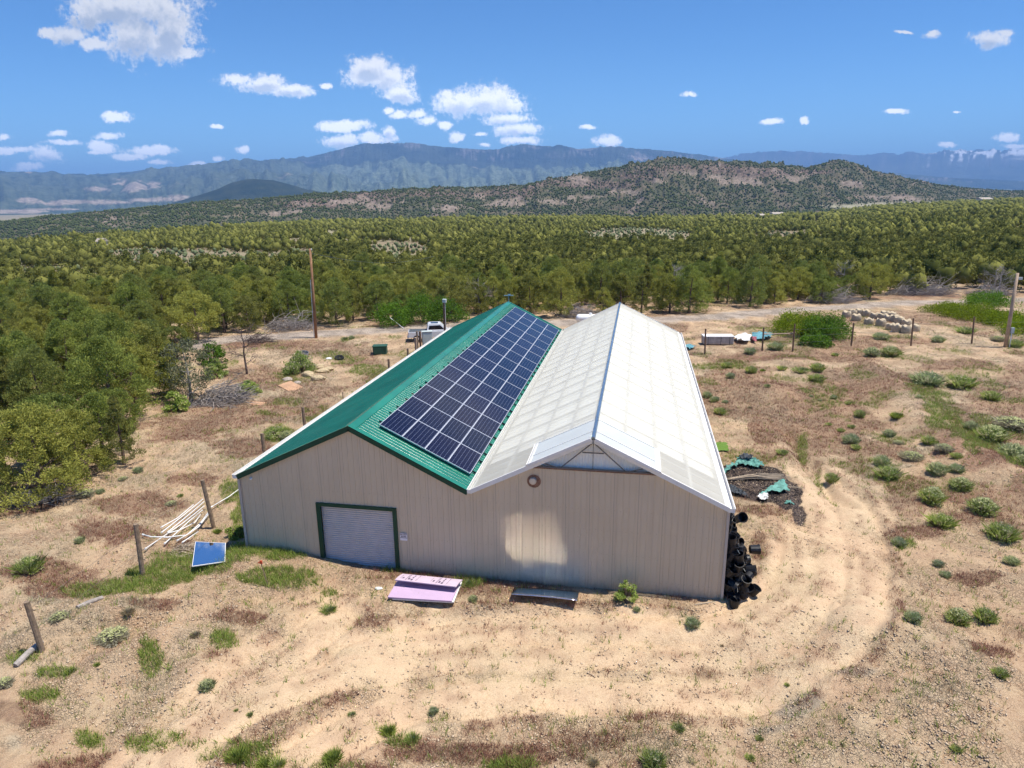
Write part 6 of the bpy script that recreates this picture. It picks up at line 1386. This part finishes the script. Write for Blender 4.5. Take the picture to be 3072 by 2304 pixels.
k = (g2.uniform(0, 1, x.size) < np.maximum(m['straw'] * .5, .004) * (1 - m['black'])); tufts('straw_grass', x[k], y[k], r[k], g2, 'grass_straw', .07, .2, 5, .010)
def stones(name, x, y, size, g2, mat):
    o8 = np.array([(1, 0, 0), (-1, 0, 0), (0, 1, 0), (0, -1, 0), (0, 0, 1), (0, 0, -.6)], float); f8 = np.array([(0, 2, 4), (2, 1, 4), (1, 3, 4), (3, 0, 4), (2, 0, 5), (1, 2, 5), (3, 1, 5), (0, 3, 5)])
    n = len(x); z = tz(x, y); j = o8[None] * (1 + g2.uniform(-.45, .3, (n, 6, 1))) * size[:, None, None] * np.array([1, .8, .6])
    a = g2.uniform(0, 2 * pi, n)[:, None]; X = j[:, :, 0] * np.cos(a) - j[:, :, 1] * np.sin(a) + x[:, None]; Y = j[:, :, 0] * np.sin(a) + j[:, :, 1] * np.cos(a) + y[:, None]; Z = j[:, :, 2] + z[:, None] + size[:, None] * .15
    tint = np.repeat(g2.uniform(0, 1, n), 8)
    return tag(link(name, npmesh(name, np.stack([X, Y, Z], 2).reshape(-1, 3), (f8[None] + (np.arange(n) * 6)[:, None, None]).reshape(-1, 3), MATS[mat], False, {'tint': ('FACE', 'FLOAT', tint)})), kind='stuff')
x, y, r, g2 = cover_points(330000, 6, 75); m = masks(x, y)
dens = (.22 + .5 * m['rut'] + .7 * m['clay'] + .6 * m['gravel'] + .45 * sstep(fbm(x / 2.2, y / 2.2, 3, 19), .48, .62)) * (1 - .88 * m['track']) * (1 - .6 * np.maximum(m['green'], m['red'])) * (1 - m['road'])
k = g2.uniform(0, 1, x.size) < dens; stones('soil_clods', x[k], y[k], .014 + .05 * g2.uniform(0, 1, k.sum()) ** 2.6, g2, 'soil_clod')
c0 = G0(1670, 1065); x = g2.uniform(c0[0] - 6, c0[0] + 7, 60000); y = g2.uniform(c0[1] - 7, c0[1] + 7, 60000); k = (x > XR + .1); x, y = x[k], y[k]; m = masks(x, y); k = g2.uniform(0, 1, x.size) < m['black'] * .8
stones('black_gravel', x[k], y[k], .015 + .03 * g2.uniform(0, 1, k.sum()), g2, 'dark_stone')

# ------------------------------------------------------------------ air
hz = bpy.data.materials.new('haze'); hz.use_nodes = True; T = NT(hz.node_tree)
pv = T.n('ShaderNodeVolumePrincipled', {'Color': (.28, .53, 1.0, 1), 'Density': 7.4e-5, 'Anisotropy': .0})
T.n('ShaderNodeOutputMaterial', {1: pv.outputs[0]})
MATS['haze'] = hz
zlo = min(float(zz.min()), -160) - 140
hb = MB().box((0, 12200, (zlo + 1560) / 2), (52000, 31000, 1560 - zlo)).build('haze', 'haze'); tag(hb, kind='stuff')
